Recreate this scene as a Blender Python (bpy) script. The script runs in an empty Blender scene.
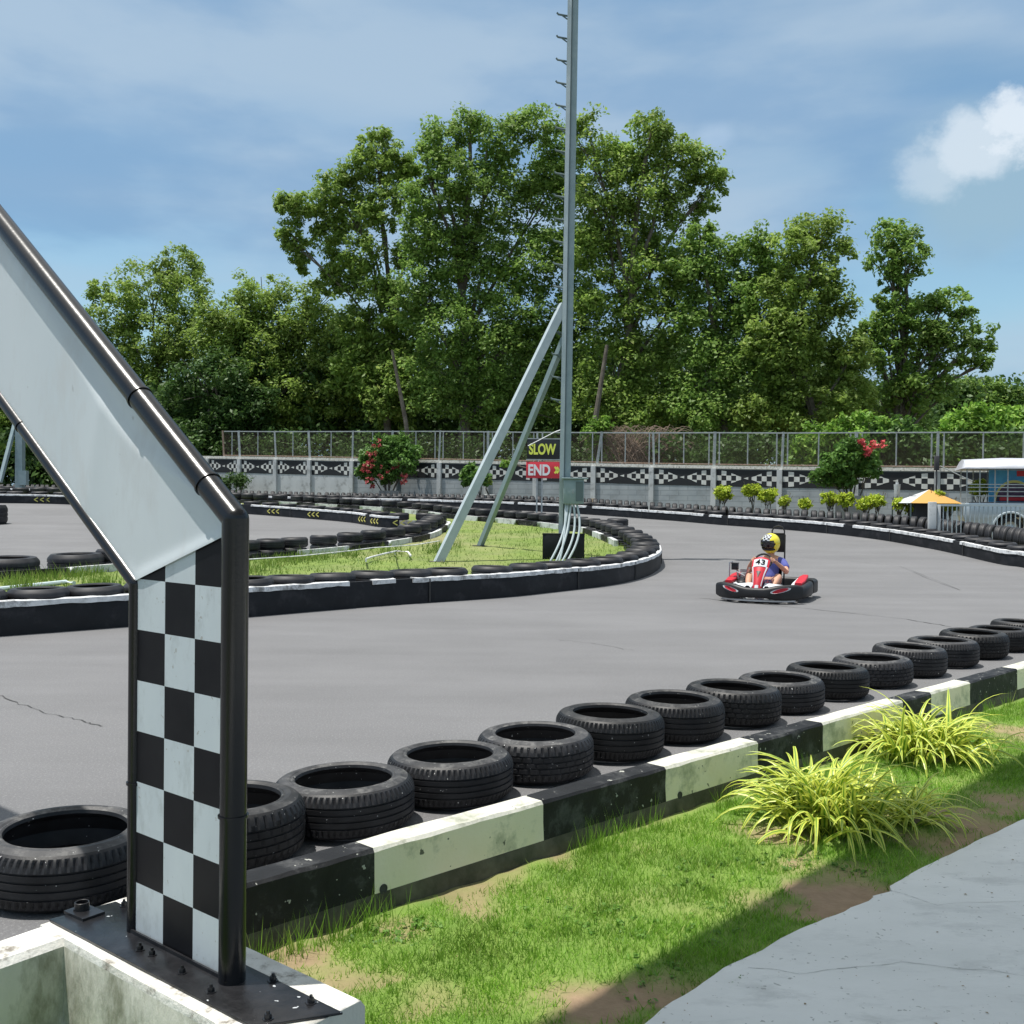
import bpy, bmesh, math, random
import numpy as np
from mathutils import Vector, Matrix, Euler, noise as mnoise
random.seed(7); RNG = np.random.default_rng(7)
SC = bpy.context.scene; COL = SC.collection
R = math.radians; PI = math.pi
def clamp(v, a=0.0, b=1.0): return max(a, min(b, v))
def sstep(a, b, v):
    t = clamp((v-a)/(b-a)); return t*t*(3-2*t)
# ---------------------------------------------------------------- camera
CAMZ = 1.52
ROT = Matrix.Rotation(R(90-0.615), 3, 'X') @ Matrix.Rotation(R(0.6), 3, 'Z')
cd = bpy.data.cameras.new('camera'); cam = bpy.data.objects.new('camera', cd); COL.objects.link(cam)
cd.lens = 36; cd.sensor_width = 36; cd.clip_end = 3000; cd.clip_start = 0.05
cam.matrix_world = Matrix.Translation((0, 0, CAMZ)) @ ROT.to_4x4(); SC.camera = cam
def ground(x, y):
    return 0.8*sstep(19, 40, y) + (0.42+0.33*sstep(-5, -28, x) if x < -5 else 0.42)*sstep(36, 47, y)
def ray(px, py): return ROT @ Vector(((px-512)/1024, -(py-512)/1024, -1))
def on_z(px, py, z=0.0):                       # where the line of sight meets level z
    d = ray(px, py); t = (z-CAMZ)/d.z
    return Vector((d.x*t, d.y*t, z))
def on_ground(px, py, dz=0.0):                 # where it meets the terrain
    d = ray(px, py); t = 1.0; step = 0.05
    while t < 120:
        x, y, z = d.x*t, d.y*t, CAMZ+d.z*t
        if z <= ground(x, y)+dz: break
        t += step
    return Vector((x, y, ground(x, y)+dz))
def at_y(px, py, Y):
    d = ray(px, py); t = Y/d.y
    return Vector((d.x*t, Y, CAMZ+d.z*t))
# ---------------------------------------------------------------- materials
MATS = {}
def mat(name, c1, c2=None, rough=0.6, scale=6.0, metal=0.0, bump=0.0, bscale=40.0, spec=0.5, detail=6, lo=0.35, hi=0.65, c3=None, s3=1.0, coat=0.0, stretch=None):
    m = bpy.data.materials.new(name); m.use_nodes = True; nt = m.node_tree; b = nt.nodes['Principled BSDF']
    b.inputs['Roughness'].default_value = rough; b.inputs['Metallic'].default_value = metal
    b.inputs['Specular IOR Level'].default_value = spec; b.inputs['Coat Weight'].default_value = coat
    tc = nt.nodes.new('ShaderNodeTexCoord'); src = tc.outputs['Object']
    if stretch:
        mp = nt.nodes.new('ShaderNodeMapping'); mp.inputs['Scale'].default_value = stretch
        nt.links.new(src, mp.inputs[0]); src = mp.outputs[0]
    def nz(sc, det=detail, rg=0.6):
        n = nt.nodes.new('ShaderNodeTexNoise'); n.inputs['Scale'].default_value = sc; n.inputs['Detail'].default_value = det
        n.inputs['Roughness'].default_value = rg; nt.links.new(src, n.inputs['Vector']); return n
    def ramp(n, a, bb):
        r = nt.nodes.new('ShaderNodeMapRange'); r.inputs[1].default_value = a; r.inputs[2].default_value = bb
        nt.links.new(n.outputs['Fac'], r.inputs[0]); return r
    def mix(f, a, bb):
        x = nt.nodes.new('ShaderNodeMix'); x.data_type = 'RGBA'; nt.links.new(f, x.inputs[0])
        if isinstance(a, tuple): x.inputs[6].default_value = (*a, 1)
        else: nt.links.new(a, x.inputs[6])
        if isinstance(bb, tuple): x.inputs[7].default_value = (*bb, 1)
        else: nt.links.new(bb, x.inputs[7])
        return x.outputs[2]
    col = None
    if c2 is not None: col = mix(ramp(nz(scale), lo, hi).outputs[0], c1, c2)
    if c3 is not None: col = mix(ramp(nz(s3, 8, 0.7), 0.52, 0.66).outputs[0], col if col else c1, c3)
    if col: nt.links.new(col, b.inputs['Base Color'])
    else: b.inputs['Base Color'].default_value = (*c1, 1)
    if bump > 0:
        bp = nt.nodes.new('ShaderNodeBump'); bp.inputs['Strength'].default_value = 0.6; bp.inputs['Distance'].default_value = bump
        nt.links.new(nz(bscale, 4).outputs['Fac'], bp.inputs['Height']); nt.links.new(bp.outputs[0], b.inputs['Normal'])
    MATS[name] = m; return m
def leafmat(name, ca, cb, cc=None, trans=0.35, rough=0.5):
    m = bpy.data.materials.new(name); m.use_nodes = True; nt = m.node_tree; b = nt.nodes['Principled BSDF']
    g = nt.nodes.new('ShaderNodeNewGeometry'); cr = nt.nodes.new('ShaderNodeValToRGB')
    e = cr.color_ramp.elements; e[0].color = (*ca, 1); e[1].color = (*cb, 1)
    if cc: n = e.new(0.9); n.color = (*cb, 1); e[-1].color = (*cc, 1)
    nt.links.new(g.outputs['Random Per Island'], cr.inputs[0])
    tc = nt.nodes.new('ShaderNodeTexCoord'); nn = nt.nodes.new('ShaderNodeTexNoise'); nn.inputs['Scale'].default_value = 0.45; nn.inputs['Detail'].default_value = 3
    nt.links.new(tc.outputs['Object'], nn.inputs['Vector'])
    hs = nt.nodes.new('ShaderNodeHueSaturation'); mr = nt.nodes.new('ShaderNodeMapRange'); mr.inputs[1].default_value = 0.3; mr.inputs[2].default_value = 0.7
    mr.inputs[3].default_value = 0.75; mr.inputs[4].default_value = 1.3
    nt.links.new(nn.outputs['Fac'], mr.inputs[0]); nt.links.new(mr.outputs[0], hs.inputs['Value']); nt.links.new(cr.outputs[0], hs.inputs['Color'])
    nt.links.new(hs.outputs[0], b.inputs['Base Color']); b.inputs['Roughness'].default_value = rough; b.inputs['Specular IOR Level'].default_value = 0.3
    tr = nt.nodes.new('ShaderNodeBsdfTranslucent'); nt.links.new(hs.outputs[0], tr.inputs[0])
    mx = nt.nodes.new('ShaderNodeMixShader'); mx.inputs[0].default_value = trans
    nt.links.new(b.outputs[0], mx.inputs[1]); nt.links.new(tr.outputs[0], mx.inputs[2]); nt.links.new(mx.outputs[0], nt.nodes['Material Output'].inputs[0])
    MATS[name] = m; return m
M = MATS
# ---------------------------------------------------------------- mesh builder
class MB:
    def __init__(s): s.v = []; s.f = []; s.mi = []
    def add(s, vs, fs, mi=0, T=None):
        o = len(s.v)
        s.v += [tuple(T @ Vector(p)) if T is not None else tuple(p) for p in vs]
        s.f += [tuple(o+i for i in f) for f in fs]; s.mi += [mi]*len(fs); return s
    def box(s, c, sz, rz=0, mi=0, T=None):
        x, y, z = [k/2 for k in sz]; m = Matrix.Translation(c) @ Matrix.Rotation(rz, 4, 'Z')
        if T is not None: m = T @ m
        vs = [(i*x, j*y, k*z) for i in (-1, 1) for j in (-1, 1) for k in (-1, 1)]
        return s.add(vs, [(0, 1, 3, 2), (4, 6, 7, 5), (0, 4, 5, 1), (2, 3, 7, 6), (0, 2, 6, 4), (1, 5, 7, 3)], mi, m)
    def bar(s, a, b, w, h=None, mi=0, up=(0, 0, 1)):
        a = Vector(a); b = Vector(b); d = (b-a); L = d.length; d = d/L; h = h or w
        u = Vector(up)
        if abs(d.dot(u)) > 0.95: u = Vector((0, 1, 0))
        r = d.cross(u).normalized(); u = r.cross(d)
        m = Matrix((( r.x, d.x, u.x, (a.x+b.x)/2), (r.y, d.y, u.y, (a.y+b.y)/2), (r.z, d.z, u.z, (a.z+b.z)/2), (0, 0, 0, 1)))
        return s.box((0, 0, 0), (w, L, h), 0, mi, m)
    def tube(s, pts, rad, n=10, mi=0, cap=True):
        pts = [Vector(p) for p in pts]; rs = rad if isinstance(rad, (list, tuple)) else [rad]*len(pts)
        vs = []; fs = []; pr = None
        for i, p in enumerate(pts):
            d = (pts[min(i+1, len(pts)-1)]-pts[max(i-1, 0)]).normalized()
            if pr is None:
                u = Vector((0, 0, 1)) if abs(d.z) < 0.9 else Vector((0, 1, 0))
                pr = d.cross(u).normalized()
            pr = (pr - d*pr.dot(d)).normalized(); q = d.cross(pr)
            for k in range(n):
                a = 2*PI*k/n; vs.append(p+pr*(rs[i]*math.cos(a))+q*(rs[i]*math.sin(a)))
        for i in range(len(pts)-1):
            for k in range(n): fs.append((i*n+k, i*n+(k+1) % n, (i+1)*n+(k+1) % n, (i+1)*n+k))
        if cap: fs += [tuple(range(n))[::-1], tuple((len(pts)-1)*n+k for k in range(n))]
        return s.add(vs, fs, mi)
    def lathe(s, prof, n=24, mi=0, T=None, closed=False, rf=None):
        vs = []; fs = []; m = len(prof)
        for k in range(n):
            a = 2*PI*k/n
            for j, (r, z) in enumerate(prof):
                rr = rf(k, j, r) if rf else r
                vs.append((rr*math.cos(a), rr*math.sin(a), z))
        for k in range(n):
            for j in range(m if closed else m-1):
                j2 = (j+1) % m; k2 = (k+1) % n
                fs.append((k*m+j, k2*m+j, k2*m+j2, k*m+j2))
        return s.add(vs, fs, mi, T)
    def prism(s, poly, z0, z1, mi=0, T=None):
        n = len(poly); ar = sum(poly[i][0]*poly[(i+1) % n][1]-poly[(i+1) % n][0]*poly[i][1] for i in range(n))
        if ar < 0: poly = poly[::-1]
        vs = [(x, y, z0) for x, y in poly]+[(x, y, z1) for x, y in poly]
        fs = [tuple(range(n))[::-1], tuple(range(n, 2*n))]+[(i, (i+1) % n, n+(i+1) % n, n+i) for i in range(n)]
        return s.add(vs, fs, mi, T)
    def loft(s, secs, mi=0, cap=True, T=None):
        n = len(secs[0]); vs = [p for sec in secs for p in sec]; fs = []
        for i in range(len(secs)-1):
            for k in range(n): fs.append((i*n+k, i*n+(k+1) % n, (i+1)*n+(k+1) % n, (i+1)*n+k))
        if cap: fs += [tuple(range(n))[::-1], tuple((len(secs)-1)*n+k for k in range(n))]
        return s.add(vs, fs, mi, T)
    def ell(s, c, r, n=16, m=10, mi=0, T=None):
        vs = []; fs = []
        for j in range(m+1):
            th = PI*j/m
            for k in range(n):
                a = 2*PI*k/n; vs.append((c[0]+r[0]*math.sin(th)*math.cos(a), c[1]+r[1]*math.sin(th)*math.sin(a), c[2]+r[2]*math.cos(th)))
        for j in range(m):
            for k in range(n): fs.append((j*n+k, (j+1)*n+k, (j+1)*n+(k+1) % n, j*n+(k+1) % n))
        return s.add(vs, fs, mi, T)
    def mesh(s, name, mats, origin=(0, 0, 0), smooth=False, bev=0, ang=40):
        me = bpy.data.meshes.new(name); o = Vector(origin)
        me.from_pydata([tuple(Vector(p)-o) for p in s.v], [], s.f)
        for m in (mats if isinstance(mats, (list, tuple)) else [mats]): me.materials.append(m)
        me.polygons.foreach_set('material_index', s.mi)
        bm = bmesh.new(); bm.from_mesh(me)
        if smooth or bev: bmesh.ops.remove_doubles(bm, verts=bm.verts, dist=1e-5)
        bmesh.ops.recalc_face_normals(bm, faces=bm.faces)
        if bev:
            es = [e for e in bm.edges if len(e.link_faces) == 2 and e.calc_face_angle(0) > R(50)]
            try: bmesh.ops.bevel(bm, geom=es, offset=bev, segments=2, affect='EDGES', profile=0.5, clamp_overlap=True)
            except Exception: pass
        if smooth or bev:
            for f in bm.faces: f.smooth = True
            for e in bm.edges:
                if len(e.link_faces) == 2 and e.calc_face_angle(0) > R(ang): e.smooth = False
        bm.to_mesh(me); bm.free(); me.update(); return me
    def build(s, name, mats, parent=None, origin=(0, 0, 0), smooth=False, bev=0, ang=40):
        o = bpy.data.objects.new(name, s.mesh(name, mats, origin, smooth, bev, ang)); COL.objects.link(o)
        if parent is not None: o.parent = parent
        else: o.location = origin
        return o
def tag(o, label=None, cat=None, group=None, kind=None):
    if label: o['label'] = label
    if cat: o['category'] = cat
    if group: o['group'] = group
    if kind: o['kind'] = kind
    return o
def empty(name, loc, rz=0, label=None, cat=None, group=None):
    e = bpy.data.objects.new(name, None); COL.objects.link(e); e.location = loc; e.rotation_euler = (0, 0, rz); e.empty_display_size = 0.2
    return tag(e, label, cat, group)
def inst(name, me, loc, rot=(0, 0, 0), parent=None, scale=None):
    o = bpy.data.objects.new(name, me); COL.objects.link(o); o.location = loc; o.rotation_euler = rot
    if scale: o.scale = scale
    if parent is not None: o.parent = parent
    return o
def quads_mesh(name, V, n_per, mats, attr=None):
    """V (N*n_per,3) numpy; faces are consecutive n_per-gons"""
    me = bpy.data.meshes.new(name); N = len(V)//n_per
    me.vertices.add(len(V)); me.vertices.foreach_set('co', V.astype(np.float32).ravel())
    me.loops.add(len(V)); me.loops.foreach_set('vertex_index', np.arange(len(V), dtype=np.int32))
    me.polygons.add(N); me.polygons.foreach_set('loop_start', (np.arange(N)*n_per).astype(np.int32))
    me.update(calc_edges=True)
    for m in (mats if isinstance(mats, (list, tuple)) else [mats]): me.materials.append(m)
    if attr is not None:
        a = me.attributes.new('hue', 'FLOAT', 'POINT'); a.data.foreach_set('value', attr.astype(np.float32))
    return me
def leaves(centers, spread, n_each, L, W, droop=0.0, up=0.3, flat=0.7):
    """diamond leaves scattered round clump centers -> vertex array"""
    C = np.repeat(np.asarray(centers), n_each, axis=0); S = np.repeat(np.asarray(spread), n_each)
    n = len(C); d = RNG.normal(size=(n, 3)); d /= np.linalg.norm(d, axis=1)[:, None]
    r = RNG.random(n)**0.45
    P = C + d*(r*S)[:, None]*np.array([1, 1, flat])
    nr = d*0.6 + RNG.normal(size=(n, 3))*0.6 + np.array([0, 0, up]); nr /= np.linalg.norm(nr, axis=1)[:, None]
    a = RNG.normal(size=(n, 3)) + np.array([0, 0, -droop]); a -= nr*(a*nr).sum(1)[:, None]; a /= np.linalg.norm(a, axis=1)[:, None]
    b = np.cross(nr, a); k = (0.6+0.8*RNG.random(n))[:, None]
    A = a*L*k/2; B = b*W*k/2
    V = np.stack([P-A, P+B, P+A, P-B], axis=1).reshape(-1, 3)
    return V
def resample(pts, step, z=None):
    """Catmull-Rom through pts then even arc-length samples -> list of (Vector, tangent)"""
    P = [Vector((p[0], p[1], 0)) for p in pts]; P = [2*P[0]-P[1]]+P+[2*P[-1]-P[-2]]
    fine = []
    for i in range(1, len(P)-2):
        for k in range(24):
            t = k/24; a, b, c, d = P[i-1], P[i], P[i+1], P[i+2]
            fine.append(0.5*((2*b)+(c-a)*t+(2*a-5*b+4*c-d)*t*t+(3*b-a-3*c+d)*t**3))
    fine.append(P[-2]); out = []; acc = 0; nxt = 0
    for i in range(len(fine)-1):
        a, b = fine[i], fine[i+1]; L = (b-a).length
        while L > 0 and acc+L >= nxt:
            q = a.lerp(b, (nxt-acc)/L); q.z = ground(q.x, q.y); out.append((q, (b-a).normalized())); nxt += step
        acc += L
    return out
def inpoly(x, y, poly):
    c = False; j = len(poly)-1
    for i in range(len(poly)):
        xi, yi = poly[i][0], poly[i][1]; xj, yj = poly[j][0], poly[j][1]
        if (yi > y) != (yj > y) and x < (xj-xi)*(y-yi)/(yj-yi)+xi: c = not c
        j = i
    return c
def sheet(name, poly, step, dz, m, label=None, kind='structure'):
    xs = [p[0] for p in poly]; ys = [p[1] for p in poly]; mb = MB(); idx = {}
    def vid(i, j):
        if (i, j) not in idx:
            x = i*step; y = j*step; idx[(i, j)] = len(mb.v); mb.v.append((x, y, ground(x, y)+dz))
        return idx[(i, j)]
    for i in range(math.floor(min(xs)/step), math.ceil(max(xs)/step)):
        for j in range(math.floor(min(ys)/step), math.ceil(max(ys)/step)):
            if inpoly((i+.5)*step, (j+.5)*step, poly):
                mb.f.append((vid(i, j), vid(i+1, j), vid(i+1, j+1), vid(i, j+1))); mb.mi.append(0)
    o = mb.build(name, m, smooth=True); tag(o, label, None, None, kind); return o
# ---------------------------------------------------------------- material set
mat('asphalt', (.124, .123, .128), (.152, .151, .157), rough=.85, scale=0.45, bump=.006, bscale=90, c3=(.225, .225, .225), s3=75, detail=9, lo=.3, hi=.7)
mat('crack', (.05, .05, .05), rough=.9)
mat('tyre_black', (.007, .007, .008), (.016, .016, .018), rough=.5, scale=9, bump=.001, bscale=150, spec=.35)
mat('tyre_side', (.012, .012, .013), (.04, .039, .04), rough=.55, scale=14, spec=.4, c3=(.09, .088, .085), s3=11)
mat('tyre_far', (.010, .010, .013), (.03, .03, .034), rough=.55, scale=5, spec=.4)
mat('belt_black', (.008, .009, .012), (.016, .018, .022), rough=.6, scale=2, spec=.25, c3=(.03, .03, .035), s3=3)
mat('strip_white', (.75, .76, .78), (.45, .46, .47), rough=.6, scale=8, c3=(.2, .2, .2), s3=4)
mat('kerb_white', (.63, .61, .54), (.53, .53, .46), rough=.75, scale=3, bump=.004, bscale=50, c3=(.30, .31, .24), s3=5)
mat('kerb_side', (.78, .71, .52), (.82, .76, .60), rough=.75, scale=3, bump=.004, bscale=50, c3=(.40, .40, .28), s3=4)
mat('kerb_black', (.008, .008, .009), (.018, .018, .02), spec=.3, rough=.6, scale=6, bump=.004, bscale=50, c3=(.07, .07, .07), s3=6)
mat('island_white', (.60, .62, .62), (.5, .52, .52), rough=.8, scale=5, c3=(.25, .25, .24), s3=5)
mat('kerb_base', (.05, .052, .032), (.13, .12, .085), rough=.95, scale=7, bump=.008, bscale=30)
mat('old_concrete', (.66, .64, .58), (.56, .55, .48), rough=.85, scale=2.5, bump=.005, bscale=45, c3=(.24, .24, .18), s3=4, stretch=(1, 1, .45))
mat('old_concrete_top', (.75, .74, .70), (.55, .53, .48), rough=.85, scale=9, bump=.006, bscale=60, c3=(.20, .18, .15), s3=14)
mat('slab', (.67, .67, .645), (.74, .735, .71), rough=.8, scale=1.5, bump=.004, bscale=30, c3=(.58, .58, .56), s3=3.5, stretch=(1, 2.2, 1))
mat('litter', (.20, .13, .06), (.32, .24, .12), rough=.9, scale=20)
mat('gloss_black', (.004, .004, .005), (.007, .007, .009), rough=.27, scale=3, spec=.45, bump=.0006, bscale=60)
mat('plate_black', (.005, .005, .006), (.018, .018, .02), rough=.3, scale=12, spec=.4, bump=.003, bscale=25)
mat('check_black', (.006, .006, .008), (.010, .010, .012), rough=.45, scale=8, spec=.15)
mat('check_white', (.53, .58, .61), (.48, .53, .565), rough=.45, scale=5, bump=.0008, bscale=25, c3=(.42, .46, .48), s3=14, stretch=(1, 1, .5))
mat('panel_white', (.58, .62, .645), (.54, .585, .615), rough=.42, scale=2, bump=.0012, bscale=5, c3=(.53, .555, .57), s3=6, stretch=(1, 1, .35))
mat('flake', (.5, .52, .54), rough=.7)
mat('steel_paint', (.20, .27, .29), (.25, .32, .34), rough=.5, scale=4, metal=.15)
mat('steel_light', (.36, .42, .45), (.42, .48, .51), rough=.5, scale=4, metal=.1)
mat('steel_dark', (.10, .14, .15), rough=.5)
mat('galv', (.42, .45, .46), (.30, .32, .32), rough=.55, scale=8, metal=.3)
mat('rusty', (.20, .12, .08), (.30, .24, .2), rough=.8, scale=10)
mat('pipe_pale', (.50, .58, .60), rough=.5)
mat('wall_block', (.30, .335, .36), (.38, .41, .43), rough=.9, scale=1.2, c3=(.25, .27, .28), s3=.8)
mat('wall_pale', (.44, .46, .47), (.52, .54, .55), rough=.9, scale=1.5, c3=(.25, .26, .26), s3=2)
mat('band_black', (.010, .011, .014), rough=.6)
mat('band_white', (.66, .67, .64), (.5, .5, .48), rough=.7, scale=4)
mat('soil', (.20, .145, .09), (.12, .09, .055), rough=1, scale=3, bump=.01, bscale=40)
mat('far_soil', (.14, .115, .075), (.10, .11, .05), rough=1, scale=.5)
mat('sign_black', (.012, .013, .016), rough=.4)
mat('sign_yellow', (.80, .85, .12), rough=.5)
mat('sign_red', (.62, .035, .055), rough=.45)
mat('sign_white', (.85, .85, .85), rough=.5)
mat('chevron', (.50, .47, .12), rough=.6)
mat('bark', (.085, .07, .055), (.16, .14, .115), rough=.95, scale=4, bump=.02, bscale=12)
mat('twig', (.30, .22, .16), (.20, .15, .12), rough=.95, scale=4)
mat('flower_red', (.62, .05, .07), (.70, .12, .12), rough=.6, scale=8)
mat('pot', (.20, .20, .20), (.28, .28, .27), rough=.9, scale=4)
mat('orange_cloth', (.52, .29, .07), rough=.7)
mat('cloth_dark', (.05, .05, .06), rough=.8)
mat('silver', (.46, .52, .56), (.52, .57, .60), rough=.3, scale=2, metal=.3, coat=.5)
mat('canopy_white', (.50, .51, .55), (.36, .37, .42), rough=.4, scale=2)
mat('glass_dark', (.02, .03, .035), rough=.08, spec=.8)
mat('poster_blue', (.05, .28, .55), (.10, .42, .62), rough=.5, scale=2)
mat('poster_red', (.65, .03, .04), rough=.5)
mat('poster_yellow', (.72, .62, .15), rough=.5)
mat('poster_dark', (.04, .03, .06), (.12, .05, .10), rough=.5, scale=9)
mat('kart_black', (.011, .011, .013), (.018, .018, .02), rough=.48, spec=.4, scale=9)
mat('number_black', (.006, .006, .006), rough=.9, spec=.1)
mat('kart_red', (.50, .02, .035), (.42, .02, .035), rough=.5, spec=.3, scale=12)
mat('kart_white', (.62, .65, .69), (.5, .53, .56), rough=.6, spec=.2, scale=14)
mat('kart_metal', (.45, .46, .48), rough=.3, metal=.8)
mat('rubber', (.015, .015, .016), rough=.7)
mat('shirt_blue', (.065, .08, .28), (.095, .11, .34), rough=.9, scale=9)
mat('shorts', (.03, .03, .07), (.25, .05, .07), rough=.9, scale=14, lo=.5, hi=.58)
mat('skin', (.50, .26, .17), (.55, .30, .2), rough=.55, scale=6)
mat('helmet_yellow', (.80, .68, .03), rough=.18, coat=.6)
mat('visor', (.015, .015, .02), rough=.06, spec=.8)
mat('hair', (.03, .02, .015), rough=.8)
leafmat('leaf_tree', (.15, .245, .045), (.28, .40, .085), (.40, .46, .15), trans=.5)
leafmat('leaf_tree_deep', (.13, .23, .045), (.24, .37, .08), (.34, .43, .13), trans=.5)
leafmat('leaf_olive', (.16, .245, .045), (.28, .39, .085), (.38, .45, .14), trans=.5)
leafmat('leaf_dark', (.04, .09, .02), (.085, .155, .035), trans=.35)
leafmat('leaf_bright', (.11, .25, .03), (.25, .42, .06), (.36, .48, .10))
leafmat('leaf_lime', (.30, .42, .03), (.48, .56, .05), (.60, .62, .10))
leafmat('leaf_mid', (.07, .16, .03), (.15, .28, .055), trans=.35)
leafmat('petal', (.36, .05, .07), (.50, .11, .10), (.52, .2, .16), trans=.3)
leafmat('petal_bright', (.60, .06, .08), (.72, .15, .15), trans=.3)
leafmat('blade', (.13, .27, .025), (.25, .44, .05), (.42, .48, .13), trans=.4)
leafmat('blade_dry', (.11, .19, .03), (.20, .29, .055), (.34, .33, .13), trans=.4)
leafmat('weed', (.09, .20, .03), (.16, .30, .05), trans=.35)
for nm in ('blade', 'blade_dry'):
    for n in M[nm].node_tree.nodes:
        if n.type == 'TEX_NOISE': n.inputs['Scale'].default_value = 2.5
# block joints on the far wall
def add_brick(m, w, h, f=.75):
    nt = m.node_tree; b = nt.nodes['Principled BSDF']; l = b.inputs['Base Color'].links[0].from_socket
    tc = nt.nodes.new('ShaderNodeTexCoord'); mp = nt.nodes.new('ShaderNodeMapping'); mp.inputs['Rotation'].default_value = (R(90), 0, 0)
    br = nt.nodes.new('ShaderNodeTexBrick'); br.inputs['Scale'].default_value = 1; br.inputs['Brick Width'].default_value = w; br.inputs['Row Height'].default_value = h
    br.inputs['Mortar Size'].default_value = .018; br.inputs['Color1'].default_value = (1, 1, 1, 1); br.inputs['Color2'].default_value = (.93, .93, .93, 1); br.inputs['Mortar'].default_value = (f, f, f, 1)
    mx = nt.nodes.new('ShaderNodeMix'); mx.data_type = 'RGBA'; mx.blend_type = 'MULTIPLY'; mx.inputs[0].default_value = 1
    nt.links.new(tc.outputs['Object'], mp.inputs[0]); nt.links.new(mp.outputs[0], br.inputs['Vector'])
    nt.links.new(l, mx.inputs[6]); nt.links.new(br.outputs['Color'], mx.inputs[7]); nt.links.new(mx.outputs[2], b.inputs['Base Color'])
add_brick(M['wall_block'], .8, .22)
# chain link: thin diagonal wires, open between them
def meshmat():
    m = bpy.data.materials.new('chain_link'); m.use_nodes = True; nt = m.node_tree; b = nt.nodes['Principled BSDF']
    b.inputs['Base Color'].default_value = (.10, .075, .06, 1); b.inputs['Roughness'].default_value = .7; b.inputs['Metallic'].default_value = .3
    tc = nt.nodes.new('ShaderNodeTexCoord'); outs = []
    for sgn in (1, -1):
        s = nt.nodes.new('ShaderNodeSeparateXYZ'); nt.links.new(tc.outputs['Object'], s.inputs[0])
        mu = nt.nodes.new('ShaderNodeMath'); mu.operation = 'MULTIPLY_ADD'; mu.inputs[1].default_value = 1.1*sgn
        nt.links.new(s.outputs['X'], mu.inputs[0]); nt.links.new(s.outputs['Z'], mu.inputs[2])
        fr = nt.nodes.new('ShaderNodeMath'); fr.operation = 'PINGPONG'; fr.inputs[1].default_value = .045; nt.links.new(mu.outputs[0], fr.inputs[0])
        lt = nt.nodes.new('ShaderNodeMath'); lt.operation = 'LESS_THAN'; lt.inputs[1].default_value = .0055; nt.links.new(fr.outputs[0], lt.inputs[0]); outs.append(lt)
    mx = nt.nodes.new('ShaderNodeMath'); mx.operation = 'MAXIMUM'; nt.links.new(outs[0].outputs[0], mx.inputs[0]); nt.links.new(outs[1].outputs[0], mx.inputs[1])
    nt.links.new(mx.outputs[0], b.inputs['Alpha']); M['chain_link'] = m
meshmat()
# faint rubbered and worn bands drawn out along the driving line
nt_ = M['asphalt'].node_tree; b_ = nt_.nodes['Principled BSDF']; l_ = b_.inputs['Base Color'].links[0].from_socket
tc_ = nt_.nodes.new('ShaderNodeTexCoord'); mp_ = nt_.nodes.new('ShaderNodeMapping'); mp_.inputs['Rotation'].default_value = (0, 0, R(-12)); mp_.inputs['Scale'].default_value = (.16, .8, 1)
n_ = nt_.nodes.new('ShaderNodeTexNoise'); n_.inputs['Scale'].default_value = 1.4; n_.inputs['Detail'].default_value = 8; n_.inputs['Roughness'].default_value = .65
r_ = nt_.nodes.new('ShaderNodeMapRange'); r_.inputs[1].default_value = .35; r_.inputs[2].default_value = .68; r_.inputs[3].default_value = 1.05; r_.inputs[4].default_value = .88
m_ = nt_.nodes.new('ShaderNodeMix'); m_.data_type = 'RGBA'; m_.blend_type = 'MULTIPLY'; m_.inputs[0].default_value = 1
nt_.links.new(tc_.outputs['Object'], mp_.inputs[0]); nt_.links.new(mp_.outputs[0], n_.inputs['Vector']); nt_.links.new(n_.outputs['Fac'], r_.inputs[0]); nt_.links.new(l_, m_.inputs[6]); nt_.links.new(r_.outputs[0], m_.inputs[7]); nt_.links.new(m_.outputs[2], b_.inputs['Base Color'])
def specks(m, scale, thr, col, soft=.012):
    nt_ = m.node_tree; b_ = nt_.nodes['Principled BSDF']; l_ = b_.inputs['Base Color'].links[0].from_socket
    tc_ = nt_.nodes.new('ShaderNodeTexCoord'); n_ = nt_.nodes.new('ShaderNodeTexNoise'); n_.inputs['Scale'].default_value = scale; n_.inputs['Detail'].default_value = 2; oi_ = nt_.nodes.new('ShaderNodeObjectInfo')
    ad_ = nt_.nodes.new('ShaderNodeVectorMath'); ad_.operation = 'ADD'; nt_.links.new(tc_.outputs['Object'], ad_.inputs[0]); nt_.links.new(oi_.outputs['Location'], ad_.inputs[1]); nt_.links.new(ad_.outputs[0], n_.inputs['Vector'])
    r_ = nt_.nodes.new('ShaderNodeMapRange'); r_.inputs[1].default_value = thr; r_.inputs[2].default_value = thr+soft; m_ = nt_.nodes.new('ShaderNodeMix'); m_.data_type = 'RGBA'
    nt_.links.new(n_.outputs['Fac'], r_.inputs[0]); nt_.links.new(r_.outputs[0], m_.inputs[0]); nt_.links.new(l_, m_.inputs[6]); m_.inputs[7].default_value = (*col, 1); nt_.links.new(m_.outputs[2], b_.inputs['Base Color'])
specks(M['slab'], 45, .69, (.40, .40, .38), .03); specks(M['kerb_white'], 24, .69, (.22, .22, .17), .03); specks(M['tyre_side'], 70, .725, (.30, .30, .29)); specks(M['tyre_black'], 60, .735, (.38, .38, .37)); specks(M['plate_black'], 38, .73, (.5, .52, .54)); specks(M['check_white'], 55, .70, (.36, .36, .35)); specks(M['panel_white'], 22, .74, (.42, .44, .45), .05); specks(M['kerb_black'], 30, .70, (.4, .4, .36)); specks(M['kerb_side'], 26, .70, (.12, .12, .09), .03)
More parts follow.
